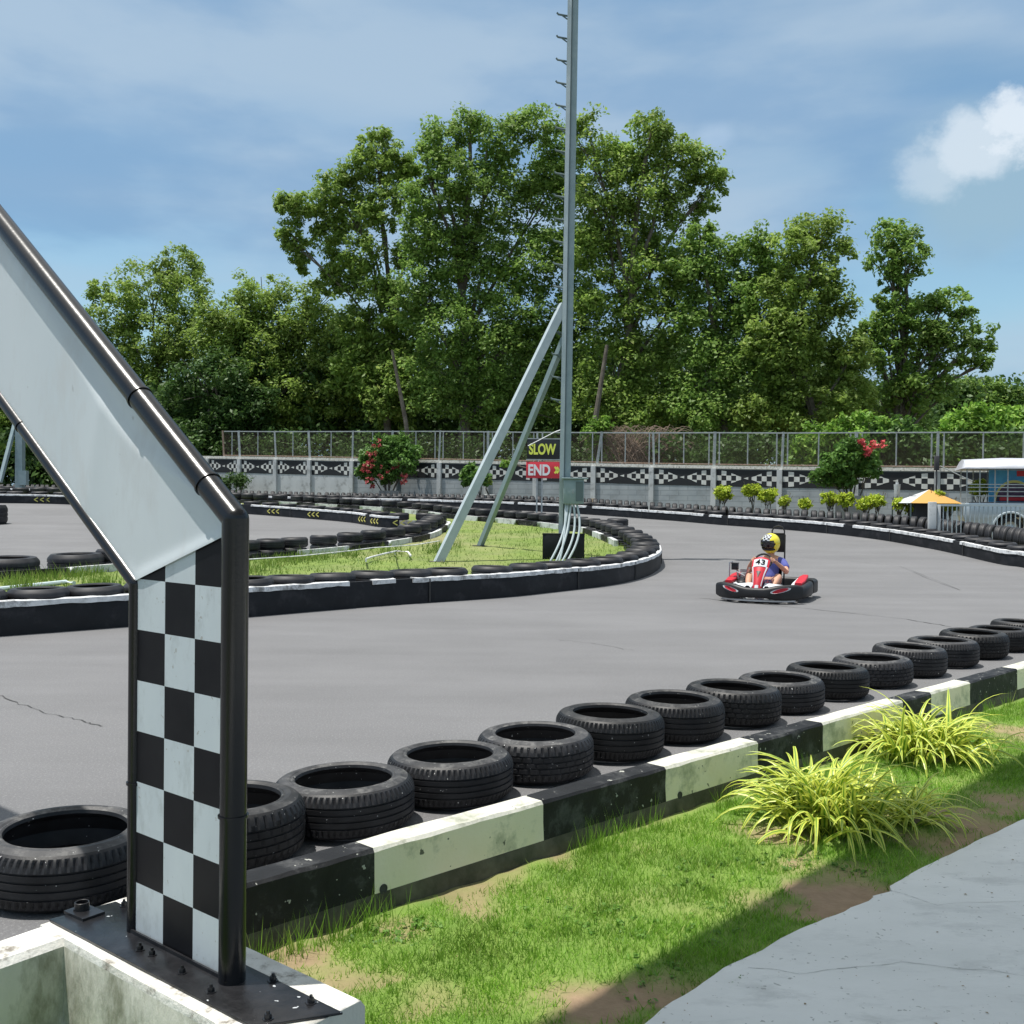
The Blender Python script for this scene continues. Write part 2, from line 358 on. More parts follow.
# dust on each near tyre differs
for nm_ in ('tyre_side', 'tyre_black'):
    nt_ = M[nm_].node_tree; b_ = nt_.nodes['Principled BSDF']; l_ = b_.inputs['Base Color'].links[0].from_socket
    oi_ = nt_.nodes.new('ShaderNodeObjectInfo'); r_ = nt_.nodes.new('ShaderNodeMapRange'); r_.inputs[3].default_value = .6; r_.inputs[4].default_value = 1.9; m_ = nt_.nodes.new('ShaderNodeMix'); m_.data_type = 'RGBA'; m_.blend_type = 'MULTIPLY'; m_.inputs[0].default_value = 1
    nt_.links.new(oi_.outputs['Random'], r_.inputs[0]); nt_.links.new(l_, m_.inputs[6]); nt_.links.new(r_.outputs[0], m_.inputs[7]); nt_.links.new(m_.outputs[2], b_.inputs['Base Color'])
# grass-covered ground: cover attribute says where soil shows
def covermat(name, g1, g2, s1, s2, gs=3):
    m = mat(name, g1, g2, rough=1, scale=gs, bump=.008, bscale=60); nt = m.node_tree; b = nt.nodes['Principled BSDF']; l = b.inputs['Base Color'].links[0].from_socket
    at = nt.nodes.new('ShaderNodeAttribute'); at.attribute_name = 'cover'
    nz = nt.nodes.new('ShaderNodeTexNoise'); nz.inputs['Scale'].default_value = 22; nz.inputs['Detail'].default_value = 5
    tc = nt.nodes.new('ShaderNodeTexCoord'); nt.links.new(tc.outputs['Object'], nz.inputs['Vector'])
    so = nt.nodes.new('ShaderNodeMix'); so.data_type = 'RGBA'; so.inputs[6].default_value = (*s1, 1); so.inputs[7].default_value = (*s2, 1); nt.links.new(nz.outputs['Fac'], so.inputs[0])
    mx = nt.nodes.new('ShaderNodeMix'); mx.data_type = 'RGBA'; nt.links.new(at.outputs['Fac'], mx.inputs[0]); nt.links.new(so.outputs[2], mx.inputs[6]); nt.links.new(l, mx.inputs[7])
    nt.links.new(mx.outputs[2], b.inputs['Base Color'])
covermat('lawn', (.12, .21, .032), (.18, .27, .05), (.36, .25, .16), (.22, .15, .09))
covermat('island_grass', (.11, .17, .03), (.17, .23, .045), (.26, .24, .12), (.2, .2, .09), 1.2)
# variegated ribbon leaf: green middle, pale yellow margins
def ribbonmat():
    m = bpy.data.materials.new('ribbon_leaf'); m.use_nodes = True; nt = m.node_tree; b = nt.nodes['Principled BSDF']
    at = nt.nodes.new('ShaderNodeAttribute'); at.attribute_name = 'hue'
    cr = nt.nodes.new('ShaderNodeValToRGB'); e = cr.color_ramp.elements; e[0].position = .26; e[0].color = (.12, .27, .025, 1); e[1].position = .60; e[1].color = (.66, .70, .12, 1)
    nt.links.new(at.outputs['Fac'], cr.inputs[0]); nt.links.new(cr.outputs[0], b.inputs['Base Color']); b.inputs['Roughness'].default_value = .38
    tr = nt.nodes.new('ShaderNodeBsdfTranslucent'); nt.links.new(cr.outputs[0], tr.inputs[0]); mx = nt.nodes.new('ShaderNodeMixShader'); mx.inputs[0].default_value = .3
    nt.links.new(b.outputs[0], mx.inputs[1]); nt.links.new(tr.outputs[0], mx.inputs[2]); nt.links.new(mx.outputs[0], nt.nodes['Material Output'].inputs[0]); M['ribbon_leaf'] = m
ribbonmat()
# ---------------------------------------------------------------- sun and sky
SUN_EL = 76.0; SHD = Vector((1, .16, 0)).normalized()          # horizontal direction shadows fall
sd = -SHD*math.cos(R(SUN_EL)) + Vector((0, 0, math.sin(R(SUN_EL))))
sl = bpy.data.lights.new('sun', 'SUN'); sl.energy = 4.0; sl.angle = R(.53); sl.color = (1, .965, .90)
so = bpy.data.objects.new('sun', sl); COL.objects.link(so); so.rotation_euler = (-sd).to_track_quat('-Z', 'Y').to_euler(); so.location = (0, 0, 30)
w = bpy.data.worlds.new('World'); SC.world = w; w.use_nodes = True; nt = w.node_tree; bg = nt.nodes['Background']
sky = nt.nodes.new('ShaderNodeTexSky'); sky.sky_type = 'NISHITA'; sky.sun_disc = False; sky.sun_elevation = R(SUN_EL)
sky.sun_rotation = math.atan2(sd.x, sd.y); sky.air_density = 1.0; sky.dust_density = 1.2; sky.ozone_density = 1.5; sky.altitude = 0
def wn(t): return nt.nodes.new(t)
tc = wn('ShaderNodeTexCoord')
def wnoise(scale, stretch, det=6, rough=.55, off=(0, 0, 0)):
    mp = wn('ShaderNodeMapping'); mp.inputs['Scale'].default_value = stretch; mp.inputs['Location'].default_value = off
    n = wn('ShaderNodeTexNoise'); n.inputs['Scale'].default_value = scale; n.inputs['Detail'].default_value = det; n.inputs['Roughness'].default_value = rough
    nt.links.new(tc.outputs['Generated'], mp.inputs[0]); nt.links.new(mp.outputs[0], n.inputs['Vector']); return n.outputs['Fac']
def wrange(s, a, b, c=0, d=1):
    r = wn('ShaderNodeMapRange'); r.interpolation_type = 'SMOOTHSTEP'
    for i, k in enumerate((a, b, c, d)): r.inputs[i+1].default_value = k
    nt.links.new(s, r.inputs[0]); return r.outputs[0]
def wmath(op, a, b):
    n = wn('ShaderNodeMath'); n.operation = op
    for i, k in enumerate((a, b)):
        if isinstance(k, (int, float)): n.inputs[i].default_value = k
        else: nt.links.new(k, n.inputs[i])
    return n.outputs[0]
def wmix(f, a, b):
    x = wn('ShaderNodeMix'); x.data_type = 'RGBA'; nt.links.new(f, x.inputs[0])
    for i, k in ((6, a), (7, b)):
        if isinstance(k, tuple): x.inputs[i].default_value = (*k, 1)
        else: nt.links.new(k, x.inputs[i])
    return x.outputs[2]
def blobmask(px, py, rad, nz, amp):
    d = ray(px, py).normalized(); vs = wn('ShaderNodeVectorMath'); vs.operation = 'DISTANCE'; vs.inputs[1].default_value = d
    nrm = wn('ShaderNodeVectorMath'); nrm.operation = 'NORMALIZE'; nt.links.new(tc.outputs['Generated'], nrm.inputs[0])
    sc = wn('ShaderNodeVectorMath'); sc.operation = 'SUBTRACT'; nt.links.new(nrm.outputs[0], sc.inputs[0]); sc.inputs[1].default_value = d
    sm = wn('ShaderNodeVectorMath'); sm.operation = 'MULTIPLY'; sm.inputs[1].default_value = (1, 1, 1.35); nt.links.new(sc.outputs[0], sm.inputs[0])
    ln = wn('ShaderNodeVectorMath'); ln.operation = 'LENGTH'; nt.links.new(sm.outputs[0], ln.inputs[0])
    t = wmath('ADD', ln.outputs['Value'], wmath('MULTIPLY', wmath('SUBTRACT', nz, .5), amp))
    return wrange(t, rad*1.35, rad*.35)
sat = wn('ShaderNodeMix'); sat.data_type = 'RGBA'; sat.blend_type = 'MULTIPLY'; sat.inputs[0].default_value = 1; sat.inputs[7].default_value = (.66, .76, .71, 1)
nt.links.new(sky.outputs[0], sat.inputs[6]); c = sat.outputs[2]
thin = wrange(wnoise(1.7, (1.0, 1.0, 5.0), 6, .45, (3.1, 0, .7)), .34, .58, 0, .85)
c = wmix(thin, c, (2.05, 2.70, 3.40))
thin2 = wrange(wnoise(2.6, (1.6, 1.0, 4.2), 7, .5, (9, 4, 2)), .44, .66, 0, .6)
c = wmix(thin2, c, (.90, 1.72, 2.85))
bill = wnoise(11, (1, 1, 1.3), 8, .6, (1, 2, 3)); bill2 = wnoise(26, (1, 1, 1.2), 6, .6, (4, 2, 3))
body = blobmask(992, 186, .080, bill, .09); c = wmix(wmath('MULTIPLY', body, .8), c, (1.6, 2.4, 3.0))
t1_ = blobmask(932, 172, .026, bill, .11); t2_ = blobmask(970, 152, .030, bill, .12); t3_ = blobmask(1020, 130, .032, bill2, .10)
tp = wmath('MAXIMUM', wmath('MAXIMUM', wmath('MULTIPLY', t1_, .45), wmath('MULTIPLY', t2_, .75)), t3_)
c = wmix(wmath('MULTIPLY', tp, .9), c, (3.7, 4.1, 4.5))
puff = blobmask(716, 137, .018, bill, .03); c = wmix(wmath('MULTIPLY', puff, .30), c, (2.6, 3.3, 4.2))
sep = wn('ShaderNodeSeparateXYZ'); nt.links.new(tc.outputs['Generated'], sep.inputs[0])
c = wmix(wrange(sep.outputs['Z'], .48, .75, 0, .8), c, (5.0, 5.1, 5.0))       # unseen cloud brightness added high overhead to lift the light in shaded areas
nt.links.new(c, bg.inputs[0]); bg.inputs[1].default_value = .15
SC.view_settings.view_transform = 'Standard'; SC.view_settings.look = 'None'; SC.view_settings.exposure = .50; SC.view_settings.gamma = 1
# ================================================================ LINES TAKEN ON THE TERRAIN
def G(pts): return [on_ground(*p) for p in pts]
K0 = on_z(245.6, 885, .25); K1 = on_z(1016, 669, .25); KD = (K1-K0).normalized(); KN = Vector((-KD.y, KD.x, 0))   # KN points to the track
KF = K0 - KD*.0                                            # front top edge of the kerb wall
outer = G([(1120, 590), (1060, 577), (1024, 568), (1000, 564.5), (950, 553), (920, 547), (880, 540), (830, 534), (780, 529.5), (720, 525), (680, 521.5), (640, 518.5), (600, 515.5)])
P_ = outer[-1]
outer += [Vector(((px-512)/1024*Y, Y, 0)) for px, Y in ((548, 42.6), (500, 43.8), (400, 46.0), (300, 48.0), (240, 49.2), (150, 51.2), (0, 53.5), (-80, 54.6), (-200, 55.6))]
print('outer', P_)
islA = G([(-90, 643), (0, 637), (130, 627), (250, 617.5), (380, 606.5), (500, 598), (560, 591.5), (607, 586), (635, 580.5), (652, 574), (660, 567.5), (659, 560), (652, 553), (640, 546), (622, 539), (606, 534)])
def back(pts, d):
    out = []
    for i, p in enumerate(pts):
        t = (pts[min(i+1, len(pts)-1)]-pts[max(i-1, 0)]).normalized(); out.append(Vector((p.x+t.y*d, p.y-t.x*d, 0)))
    return out
ia_far = G([(583, 534.5), (547, 529.5), (527, 527.3), (490, 523.6), (445, 519.5), (423, 516.5), (385, 512.8), (315, 508.5), (250, 505), (150, 500.5), (0, 499.5), (-80, 499.5)])
islA += back(ia_far, .76)
kerbB = G([(-80, 590), (0, 583), (60, 579), (130, 573), (250, 563), (330, 556), (400, 547), (432, 540), (443, 534), (447, 527)])
pk_far = G([(402, 528), (378, 527), (350, 522.7), (316, 519.5), (248, 514.2), (150, 508.5), (65, 504.5), (0, 503.2), (-80, 503)])
kerbB += back(pk_far, .86)[1:]
# ================================================================ GROUND
soil = sheet('ground', [(-70, -12), (70, -12), (70, 110), (-70, 110)], 1.0, -.06, M['far_soil'])
# the plain runs on to the horizon
mb = MB(); mb.add([(-1500, 109, 1.12), (1500, 109, 1.12), (1500, 2500, 1.12), (-1500, 2500, 1.12)], [(0, 1, 2, 3)])
mb.add([(-1500, -600, -.07), (-69, -600, -.07), (-69, 110, 1.1), (-1500, 110, 1.1), (69, -600, -.07), (1500, -600, -.07), (1500, 110, 1.1), (69, 110, 1.1), (-69, -600, -.07), (69, -600, -.07), (69, -11, -.07), (-69, -11, -.07)],
       [(0, 1, 2, 3), (4, 5, 6, 7), (8, 9, 10, 11)])
tag(mb.build('plain', M['far_soil']), kind='structure')
A0 = K0 + KN*.02 - KD*14; A1 = K0 + KN*.02 + KD*34
ob = back(outer, .7)
tr_poly = [(A0.x, A0.y), (A1.x, A1.y), (34, 22)]+[(p.x, p.y) for p in ob]+[(-44, 50), (-44, 4)]
asph = sheet('track', tr_poly, .5, 0.0, M['asphalt'])
# hairline cracks and the paving joint
def crack(pts, wd, name='track_crack'):
    mb = MB(); P = [on_ground(*p, .004) for p in pts]; fine = []
    for i in range(len(P)-1):
        for k in range(8):
            q = P[i].lerp(P[i+1], k/8); fine.append(q+Vector((random.uniform(-1, 1)*.02, random.uniform(-1, 1)*.03, 0)))
    for i in range(len(fine)-1):
        a, b = fine[i], fine[i+1]; t = (b-a).normalized(); n = Vector((-t.y, t.x, 0))*wd*random.uniform(.3, 1)
        mb.add([a-n, b-n, b+n, a+n], [(0, 1, 2, 3)])
    tag(mb.build(name, M['crack']), kind='structure')
crack([(-20, 694), (0, 697), (45, 712), (85, 722), (104, 728)], .006)
crack([(700, 598), (780, 606), (850, 613), (905, 619), (960, 628)], .010)
crack([(560, 640), (600, 645), (640, 652)], .004)
crack([(960, 590), (900, 566), (840, 560), (780, 556)], .008)
# ---- foreground lawn and path
SL = [(560, 1072), (643, 1024), (662, 1009), (684, 995), (724, 968), (762, 950), (799, 929), (835, 915), (869, 901), (873, 896), (892, 891), (890, 886), (912, 873), (931, 863), (975, 842), (1024, 819), (1100, 787)]
SLZ = .035
slab_edge = [on_z(a, b, SLZ) for a, b in SL]
q0 = slab_edge[0]; q1 = slab_edge[-1]; sdv = (slab_edge[-1]-slab_edge[1]).normalized()
se = [q0-sdv*3.2, q0-sdv*1.0]+slab_edge+[q1+sdv*2.5, q1+sdv*6]
jag = []
for i in range(len(se)-1):
    n = max(2, int((se[i+1]-se[i]).length/.05)) if (se[i+1]-se[i]).length < 1.2 else 12
    for k in range(n):
        p = se[i].lerp(se[i+1], k/n); o = .007*mnoise.noise(p*9)+.004*mnoise.noise(p*31); jag.append((p.x-sdv.y*o, p.y+sdv.x*o))
mb = MB(); mb.prism(jag+[(16, jag[-1][1]), (16, -9), (jag[0][0], -9)], -.05, SLZ)
tag(mb.build('concrete_path', M['slab'], origin=(2, 2, 0)), 'weathered grey concrete path with a broken edge', None, None, 'structure')
def slab_crack(pts, wd):
    mb = MB(); P = [on_z(x, y, SLZ+.0012) for x, y in pts]; fine = []
    for i in range(len(P)-1):
        for k in range(14): q = P[i].lerp(P[i+1], k/14); fine.append(q+Vector((mnoise.noise(q*9)*.02, mnoise.noise(q*9+Vector((5, 0, 0)))*.02, 0)))
    for i in range(len(fine)-1):
        a, b = fine[i], fine[i+1]; t = (b-a).normalized(); n = Vector((-t.y, t.x, 0))*wd*random.uniform(.3, 1); mb.add([a-n, b-n, b+n, a+n], [(0, 1, 2, 3)])
    tag(mb.build('path_crack', mat('slab_crack', (.42, .42, .40), rough=.9)), kind='structure')
slab_crack([(745, 966), (800, 974), (900, 962), (1030, 975)], .0016)
slab_crack([(892, 891), (940, 905), (1030, 900)], .0014)
# lawn between kerb wall and path
BARE = [(782, 836, .30, .8), (850, 893, .34, .8), (832, 905, .22, .9), (800, 985, .2, .3), (975, 825, .32, .9), (930, 850, .28, .8), (1015, 808, .3, .9), (1010, 735, .32, .9), (668, 998, .22, .9), (570, 1015, .25, .8), (610, 1005, .18, .7),
        (290, 965, .20, .9), (345, 985, .16, .7), (470, 905, .16, .7), (520, 880, .14, .6), (400, 935, .15, .7), (560, 862, .12, .6), (430, 1000, .16, .6), (640, 850, .12, .6), (880, 815, .2, .6), (760, 905, .14, .5)]
BW = [(on_z(a, b), r, s) for a, b, r, s in BARE]
def cover(x, y):
    p = Vector((x, y, 0)); v = 1.12 + .35*mnoise.noise(p*1.7) + .22*mnoise.noise(p*5.5) + .12*mnoise.noise(p*15)
    for c, r, s in BW:
        d = math.hypot(x-c.x, (y-c.y)*.8)/r
        if d < 1.6: v -= s*1.0*(1-sstep(.3, 1.05, d+.5*mnoise.noise(p*6)+.25*mnoise.noise(p*19)))
    dk = (p-K0).dot(-KN)
    v -= .5*(1-sstep(.0, .09, dk))
    return clamp(v, 0, 1)
def lawn_sheet(name, poly, step, dz, m, cov, bumpy=.012):
    mb = MB(); idx = {}; cv = []
    xs = [p[0] for p in poly]; ys = [p[1] for p in poly]
    def vid(i, j):
        if (i, j) not in idx:
            x = i*step; y = j*step; idx[(i, j)] = len(mb.v); p = Vector((x, y, 0)); c_ = cov(x, y); cv.append(c_)
            mb.v.append((x, y, ground(x, y)+dz+bumpy*mnoise.noise(p*6)+bumpy*.5*mnoise.noise(p*17)+bumpy*.5*c_))
        return idx[(i, j)]
    for i in range(math.floor(min(xs)/step), math.ceil(max(xs)/step)):
        for j in range(math.floor(min(ys)/step), math.ceil(max(ys)/step)):
            if inpoly((i+.5)*step, (j+.5)*step, poly):
                mb.f.append((vid(i, j), vid(i+1, j), vid(i+1, j+1), vid(i, j+1))); mb.mi.append(0)
    me = bpy.data.meshes.new(name); me.from_pydata(mb.v, [], mb.f); me.materials.append(m)
    a = me.attributes.new('cover', 'FLOAT', 'POINT'); a.data.foreach_set('value', cv)
    for p in me.polygons: p.use_smooth = True
    o = bpy.data.objects.new(name, me); COL.objects.link(o); tag(o, kind='structure'); return o
g0 = K0+KN*.04-KD*5; g1 = K0+KN*.04+KD*9
lawn_poly = [(g0.x, g0.y), (g1.x, g1.y), (8, 7), (jag[-1][0]+.3, jag[-1][1]-.5), (jag[len(jag)//2][0]+.12, jag[len(jag)//2][1]-.12), (jag[0][0]+.3, jag[0][1]-.3), (-3.5, -1.5), (-6, -.5)]
lawn_sheet('lawn', lawn_poly, .05, .013, M['lawn'], cover)
def blades(name, pts_fn, n, h0, h1, wd, m, label, dz=.004, lean=.5):
    V = np.zeros((n, 3, 3)); k = 0; tries = 0
    while k < n and tries < n*12:
        tries += 1; r = pts_fn()
        if r is None: continue
        x, y, hs = r; a = random.uniform(0, 2*PI); h = random.uniform(h0, h1)*hs; ww = wd*random.uniform(.6, 1.2)
        z = ground(x, y)+dz; ca, sa = math.cos(a), math.sin(a); l = random.uniform(0, lean)*h; b = random.uniform(0, 2*PI)
        V[k, 0] = (x-ca*ww, y-sa*ww, z); V[k, 1] = (x+ca*ww, y+sa*ww, z); V[k, 2] = (x+math.cos(b)*l, y+math.sin(b)*l, z+h); k += 1
    o = inst(name, quads_mesh(name, V[:k].reshape(-1, 3), 3, m), (0, 0, 0)); tag(o, label, None, None, 'stuff'); return o
c0 = on_z(250, 990); far_ = KD*8.0
CG = .05; CX0, CY0 = -3.5, -.5
CGRID = np.array([[cover(CX0+ix*CG, CY0+iy*CG) for iy in range(210)] for ix in range(240)])
ju = np.array([(Vector((p[0], p[1], 0))-q0).dot(sdv) for p in jag]); jv = np.array([-(p[0]-q0.x)*sdv.y+(p[1]-q0.y)*sdv.x for p in jag]); jo = np.argsort(ju); ju = ju[jo]; jv = jv[jo]
def near_blades(name, n, h0, h1, wd, m, label, lean):
    s = 11*RNG.random(n*3)**1.6-2.0; t = RNG.random(n*3)*3.2+.09
    x = K0.x+KD.x*s-KN.x*t; y = K0.y+KD.y*s-KN.y*t
    u = (x-q0.x)*sdv.x+(y-q0.y)*sdv.y; v = -(x-q0.x)*sdv.y+(y-q0.y)*sdv.x
    ok = v > np.interp(u, ju, jv)+.005
    ix = np.clip(((x-CX0)/CG).round().astype(int), 0, 239); iy = np.clip(((y-CY0)/CG).round().astype(int), 0, 209); cv = CGRID[ix, iy]
    ok &= (RNG.random(len(x)) < cv**1.6) & (x > -3.4) & (x < 8) & (y > -.4)
    x, y, cv = x[ok][:n], y[ok][:n], cv[ok][:n]; k = len(x); print(name, k)
    h = (h0+(h1-h0)*RNG.random(k))*(.7+.6*cv); a = RNG.random(k)*2*PI; b = RNG.random(k)*2*PI; w_ = wd*(.6+.6*RNG.random(k)); l = RNG.random(k)*lean*h
    V = np.zeros((k, 3, 3)); V[:, 0] = np.stack([x-np.cos(a)*w_, y-np.sin(a)*w_, 0*x+.012], 1); V[:, 1] = np.stack([x+np.cos(a)*w_, y+np.sin(a)*w_, 0*x+.012], 1); V[:, 2] = np.stack([x+np.cos(b)*l, y+np.sin(b)*l, h+.014], 1)
    o = inst(name, quads_mesh(name, V.reshape(-1, 3), 3, m), (0, 0, 0)); tag(o, label, None, None, 'stuff')
near_blades('grass', 170000, .010, .034, .0024, M['blade'], 'short green grass between the kerb wall and the path', 1.3)
near_blades('dry_grass', 24000, .012, .032, .0016, M['blade_dry'], 'sparse straw coloured grass among the green lawn', 1.6)
# taller tufts along the foot of the kerb wall
def tuft_pt():
    s = random.choice([-.15, .02, .12, .3, .45, 1.55, 1.62, 1.7, 1.85, 2.0, 2.6, 3.1, 3.4, 5.2, 5.5, 5.9, 6.3])+random.gauss(0, .05)
    p = K0+KD*s-KN*(.07+abs(random.gauss(0, .035))); return p.x, p.y, random.uniform(.5, 1.3)
blades('grass_tufts', tuft_pt, 1300, .05, .15, .0022, M['blade'], 'tall grass tufts along the foot of the kerb wall', lean=.7)
# low broad-leaved weeds
cs = []; sp = []
for px, py, r, n in ((395, 935, .10, 26), (372, 943, .06, 10), (425, 930, .05, 8), (700, 880, .12, 22), (760, 866, .14, 22), (845, 868, .12, 20), (930, 790, .16, 20), (980, 770, .2, 24), (1000, 722, .25, 26), (620, 925, .12, 18), (650, 985, .1, 14), (560, 925, .14, 16), (815, 770, .12, 14), (700, 925, .14, 18), (965, 715, .2, 20), (735, 990, .05, 4)):
    c = on_z(px, py)
    for _ in range(n):
        a = random.uniform(0, 2*PI); q = r*1.5*math.sqrt(random.random()); cs.append((c.x+q*math.cos(a), c.y+q*math.sin(a), .018+random.random()*.012)); sp.append(.022)
o = inst('weeds', quads_mesh('weeds', leaves(cs, sp, 8, .016, .011, 0, 1.6, .4), 4, M['weed']), (0, 0, 0)); tag(o, 'small round leaved weeds creeping through the lawn', None, None, 'stuff')
# fallen leaf scraps and grit on path, lawn and track edge
V = []; rq = random.Random(12)
for _ in range(300):
    r0_ = rq.random()
    if r0_ < .45: px, py = rq.uniform(660, 1040), rq.uniform(840, 1030); p = on_z(px, py, SLZ+.002)
    elif r0_ < .8: px, py = rq.uniform(270, 1000), rq.uniform(780, 1020); p = on_z(px, py, .02)
    else: s_ = rq.uniform(0, 7); p = K0+KD*s_+KN*rq.uniform(.14, .9); p.z = .004
    u_ = (p.x-q0.x)*sdv.x+(p.y-q0.y)*sdv.y; v_ = -(p.x-q0.x)*sdv.y+(p.y-q0.y)*sdv.x; edge = float(np.interp(u_, ju, jv))
    if r0_ < .45 and v_ > edge: continue
    if .45 <= r0_ < .8 and v_ < edge: continue
    s_ = rq.uniform(.0012, .0035) if rq.random() < .88 else rq.uniform(.005, .009); a_ = rq.uniform(0, 6.28); ca, sa = math.cos(a_), math.sin(a_); k_ = rq.uniform(.3, .7); up_ = s_*.3
    for dx, dy, dz in ((-1, 0, 0), (0, -k_, up_), (1, 0, 0), (0, k_, up_)): V.append((p.x+s_*(dx*ca-dy*sa), p.y+s_*(dx*sa+dy*ca), p.z+dz))
o = inst('leaf_litter', quads_mesh('leaf_litter', np.array(V), 4, M['litter']), (0, 0, 0)); tag(o, 'scattered dry leaf scraps on the path, lawn and track edge', None, None, 'stuff')
# ---- island grass
isl_poly = [(p.x, p.y) for p in back(islA, -.55)]+[(-36, 46), (-36, 12)]
kb_out = [(p.x, p.y) for p in kerbB]
pocket = [(p.x, p.y) for p in back(kerbB, -.02)]+[(-46, 55), (-46, 18)]
_ic = on_ground(425, 542)
def icov(x, y):
    p = Vector((x, y, 0)); v = .80+.5*mnoise.noise(p*.55)+.35*mnoise.noise(p*1.9)
    c = _ic; d = math.hypot(x-c.x, (y-c.y)*.5)
    v -= .7*(1-sstep(.3, 1.6, d)); return clamp(v, 0, 1)
class _P(list): pass
_old_inpoly = inpoly
def inpoly(x, y, poly):
    if isinstance(poly, _P): return _old_inpoly(x, y, list(poly)) and not _old_inpoly(x, y, pocket)
    return _old_inpoly(x, y, poly)
lawn_sheet('island_lawn', _P(isl_poly), .25, .05, M['island_grass'], icov, .02)
def isl_pt():
    p = Vector((random.uniform(-15, 4.5), 11+25*random.random()**1.2, 0))
    if not inpoly(p.x, p.y, _P(isl_poly)): return None
    c = icov(p.x, p.y)
    if random.random() > c: return None
    return p.x, p.y, .6+.8*max(0, mnoise.noise(p*.8)+.3)
blades('island_grass', isl_pt, 15000, .04, .12, .012, M['blade_dry'], 'yellow green grass on the island inside the tyre barrier', dz=.04, lean=1.0)
def edge_pt():
    px, py = random.choice([(15, 584), (40, 580), (60, 577), (75, 576), (90, 574), (270, 566), (290, 562), (300, 560), (320, 559), (350, 556), (640, 545), (635, 548), (250, 572), (390, 553), (436, 552), (445, 548), (20, 590), (100, 585), (380, 535), (605, 532)])
    p = on_ground(px+random.gauss(0, 9), py+random.gauss(0, 2), .05)
    if not inpoly(p.x, p.y, _P(isl_poly)): return None
    return p.x, p.y, random.uniform(.5, 1.2)
blades('weed_tufts', edge_pt, 3000, .08, .28, .012, M['blade_dry'], 'straggly weeds along the edges of the island', dz=.04, lean=.8)
# ================================================================ KERB WALL (foreground)
KH = .25; KT = .125
def kerbwall():
    t = empty('kerb_wall', (K0.x, K0.y, 0), 0, 'low concrete kerb wall painted in black and white blocks beside the lawn', 'kerb wall')
    cuts = [-.13, .52, 1.40, 2.24, 3.04, 3.72, 4.74, 5.16, 5.80, 6.7, 7.6, 8.5, 9.4, 10.3, 11.2]; cols = []
    mb = MB(); st = .05
    for i in range(len(cuts)-1):
        black = i % 2 == 0; a, b = cuts[i], cuts[i+1]; n = max(1, int((b-a)/st))
        rows = []
        for k in range(n+1):
            s = a+(b-a)*k/n; p = K0+KD*s; j = lambda f, q=0: .004*mnoise.noise(p*f+Vector((q, 0, 0)))
            prof = [(-.004, .085), (0+j(6), .16), (0+j(9, 3), KH-.012+j(8, 9)), (.010+j(20, 2), KH+j(7, 5)), (KT-.010, KH+j(5, 8)), (KT, KH-.012), (KT, -.02)]
            rows.append([(p.x+KN.x*u, p.y+KN.y*u, z) for u, z in prof])
        o = len(mb.v); m = len(rows[0])
        for r_ in rows: mb.v += r_
        for k in range(n):
            for q in range(m-1):
                mb.f.append((o+k*m+q, o+k*m+q+1, o+(k+1)*m+q+1, o+(k+1)*m+q)); top = q >= 2
                mb.mi.append((0 if black else (1 if top else 2)))
    mb.build('painted_blocks', [M['kerb_black'], M['kerb_white'], M['kerb_side']], t, (K0.x, K0.y, 0), smooth=True, ang=30)
    mb = MB(); rows = []
    for k in range(228):
        s = -.12+k*.05; p = K0+KD*s; e = .012*mnoise.noise(p*4)+.008*mnoise.noise(p*15)
        rows.append([(p.x+KN.x*u, p.y+KN.y*u, z) for u, z in ((-.016+e, -.03), (-.014+e, .05), (-.003+e*.3, .088+e*.8), (.05, .09), (.05, -.03))])
    mb.loft(rows); mb.build('mortar_base', M['kerb_base'], t, (K0.x, K0.y, 0), smooth=True)
    mb = MB()
    for px, py in ((384, 896), (686, 802), (963, 703)):
        mb = MB()
        c = on_z(px, py, .07); s = (c-K0).dot(KD); p = K0+KD*s; p.z = .095; n = -KN
        T = Matrix.Translation(p) @ n.to_track_quat('Z', 'Y').to_matrix().to_4x4()
        mb.lathe([(.0001, .004), (.013, .004), (.014, .006), (.018, .006), (.018, -.01)], 14, 0, T)
        mb.build('drain_hole', M['crack'], t, (K0.x, K0.y, 0))
kerbwall()
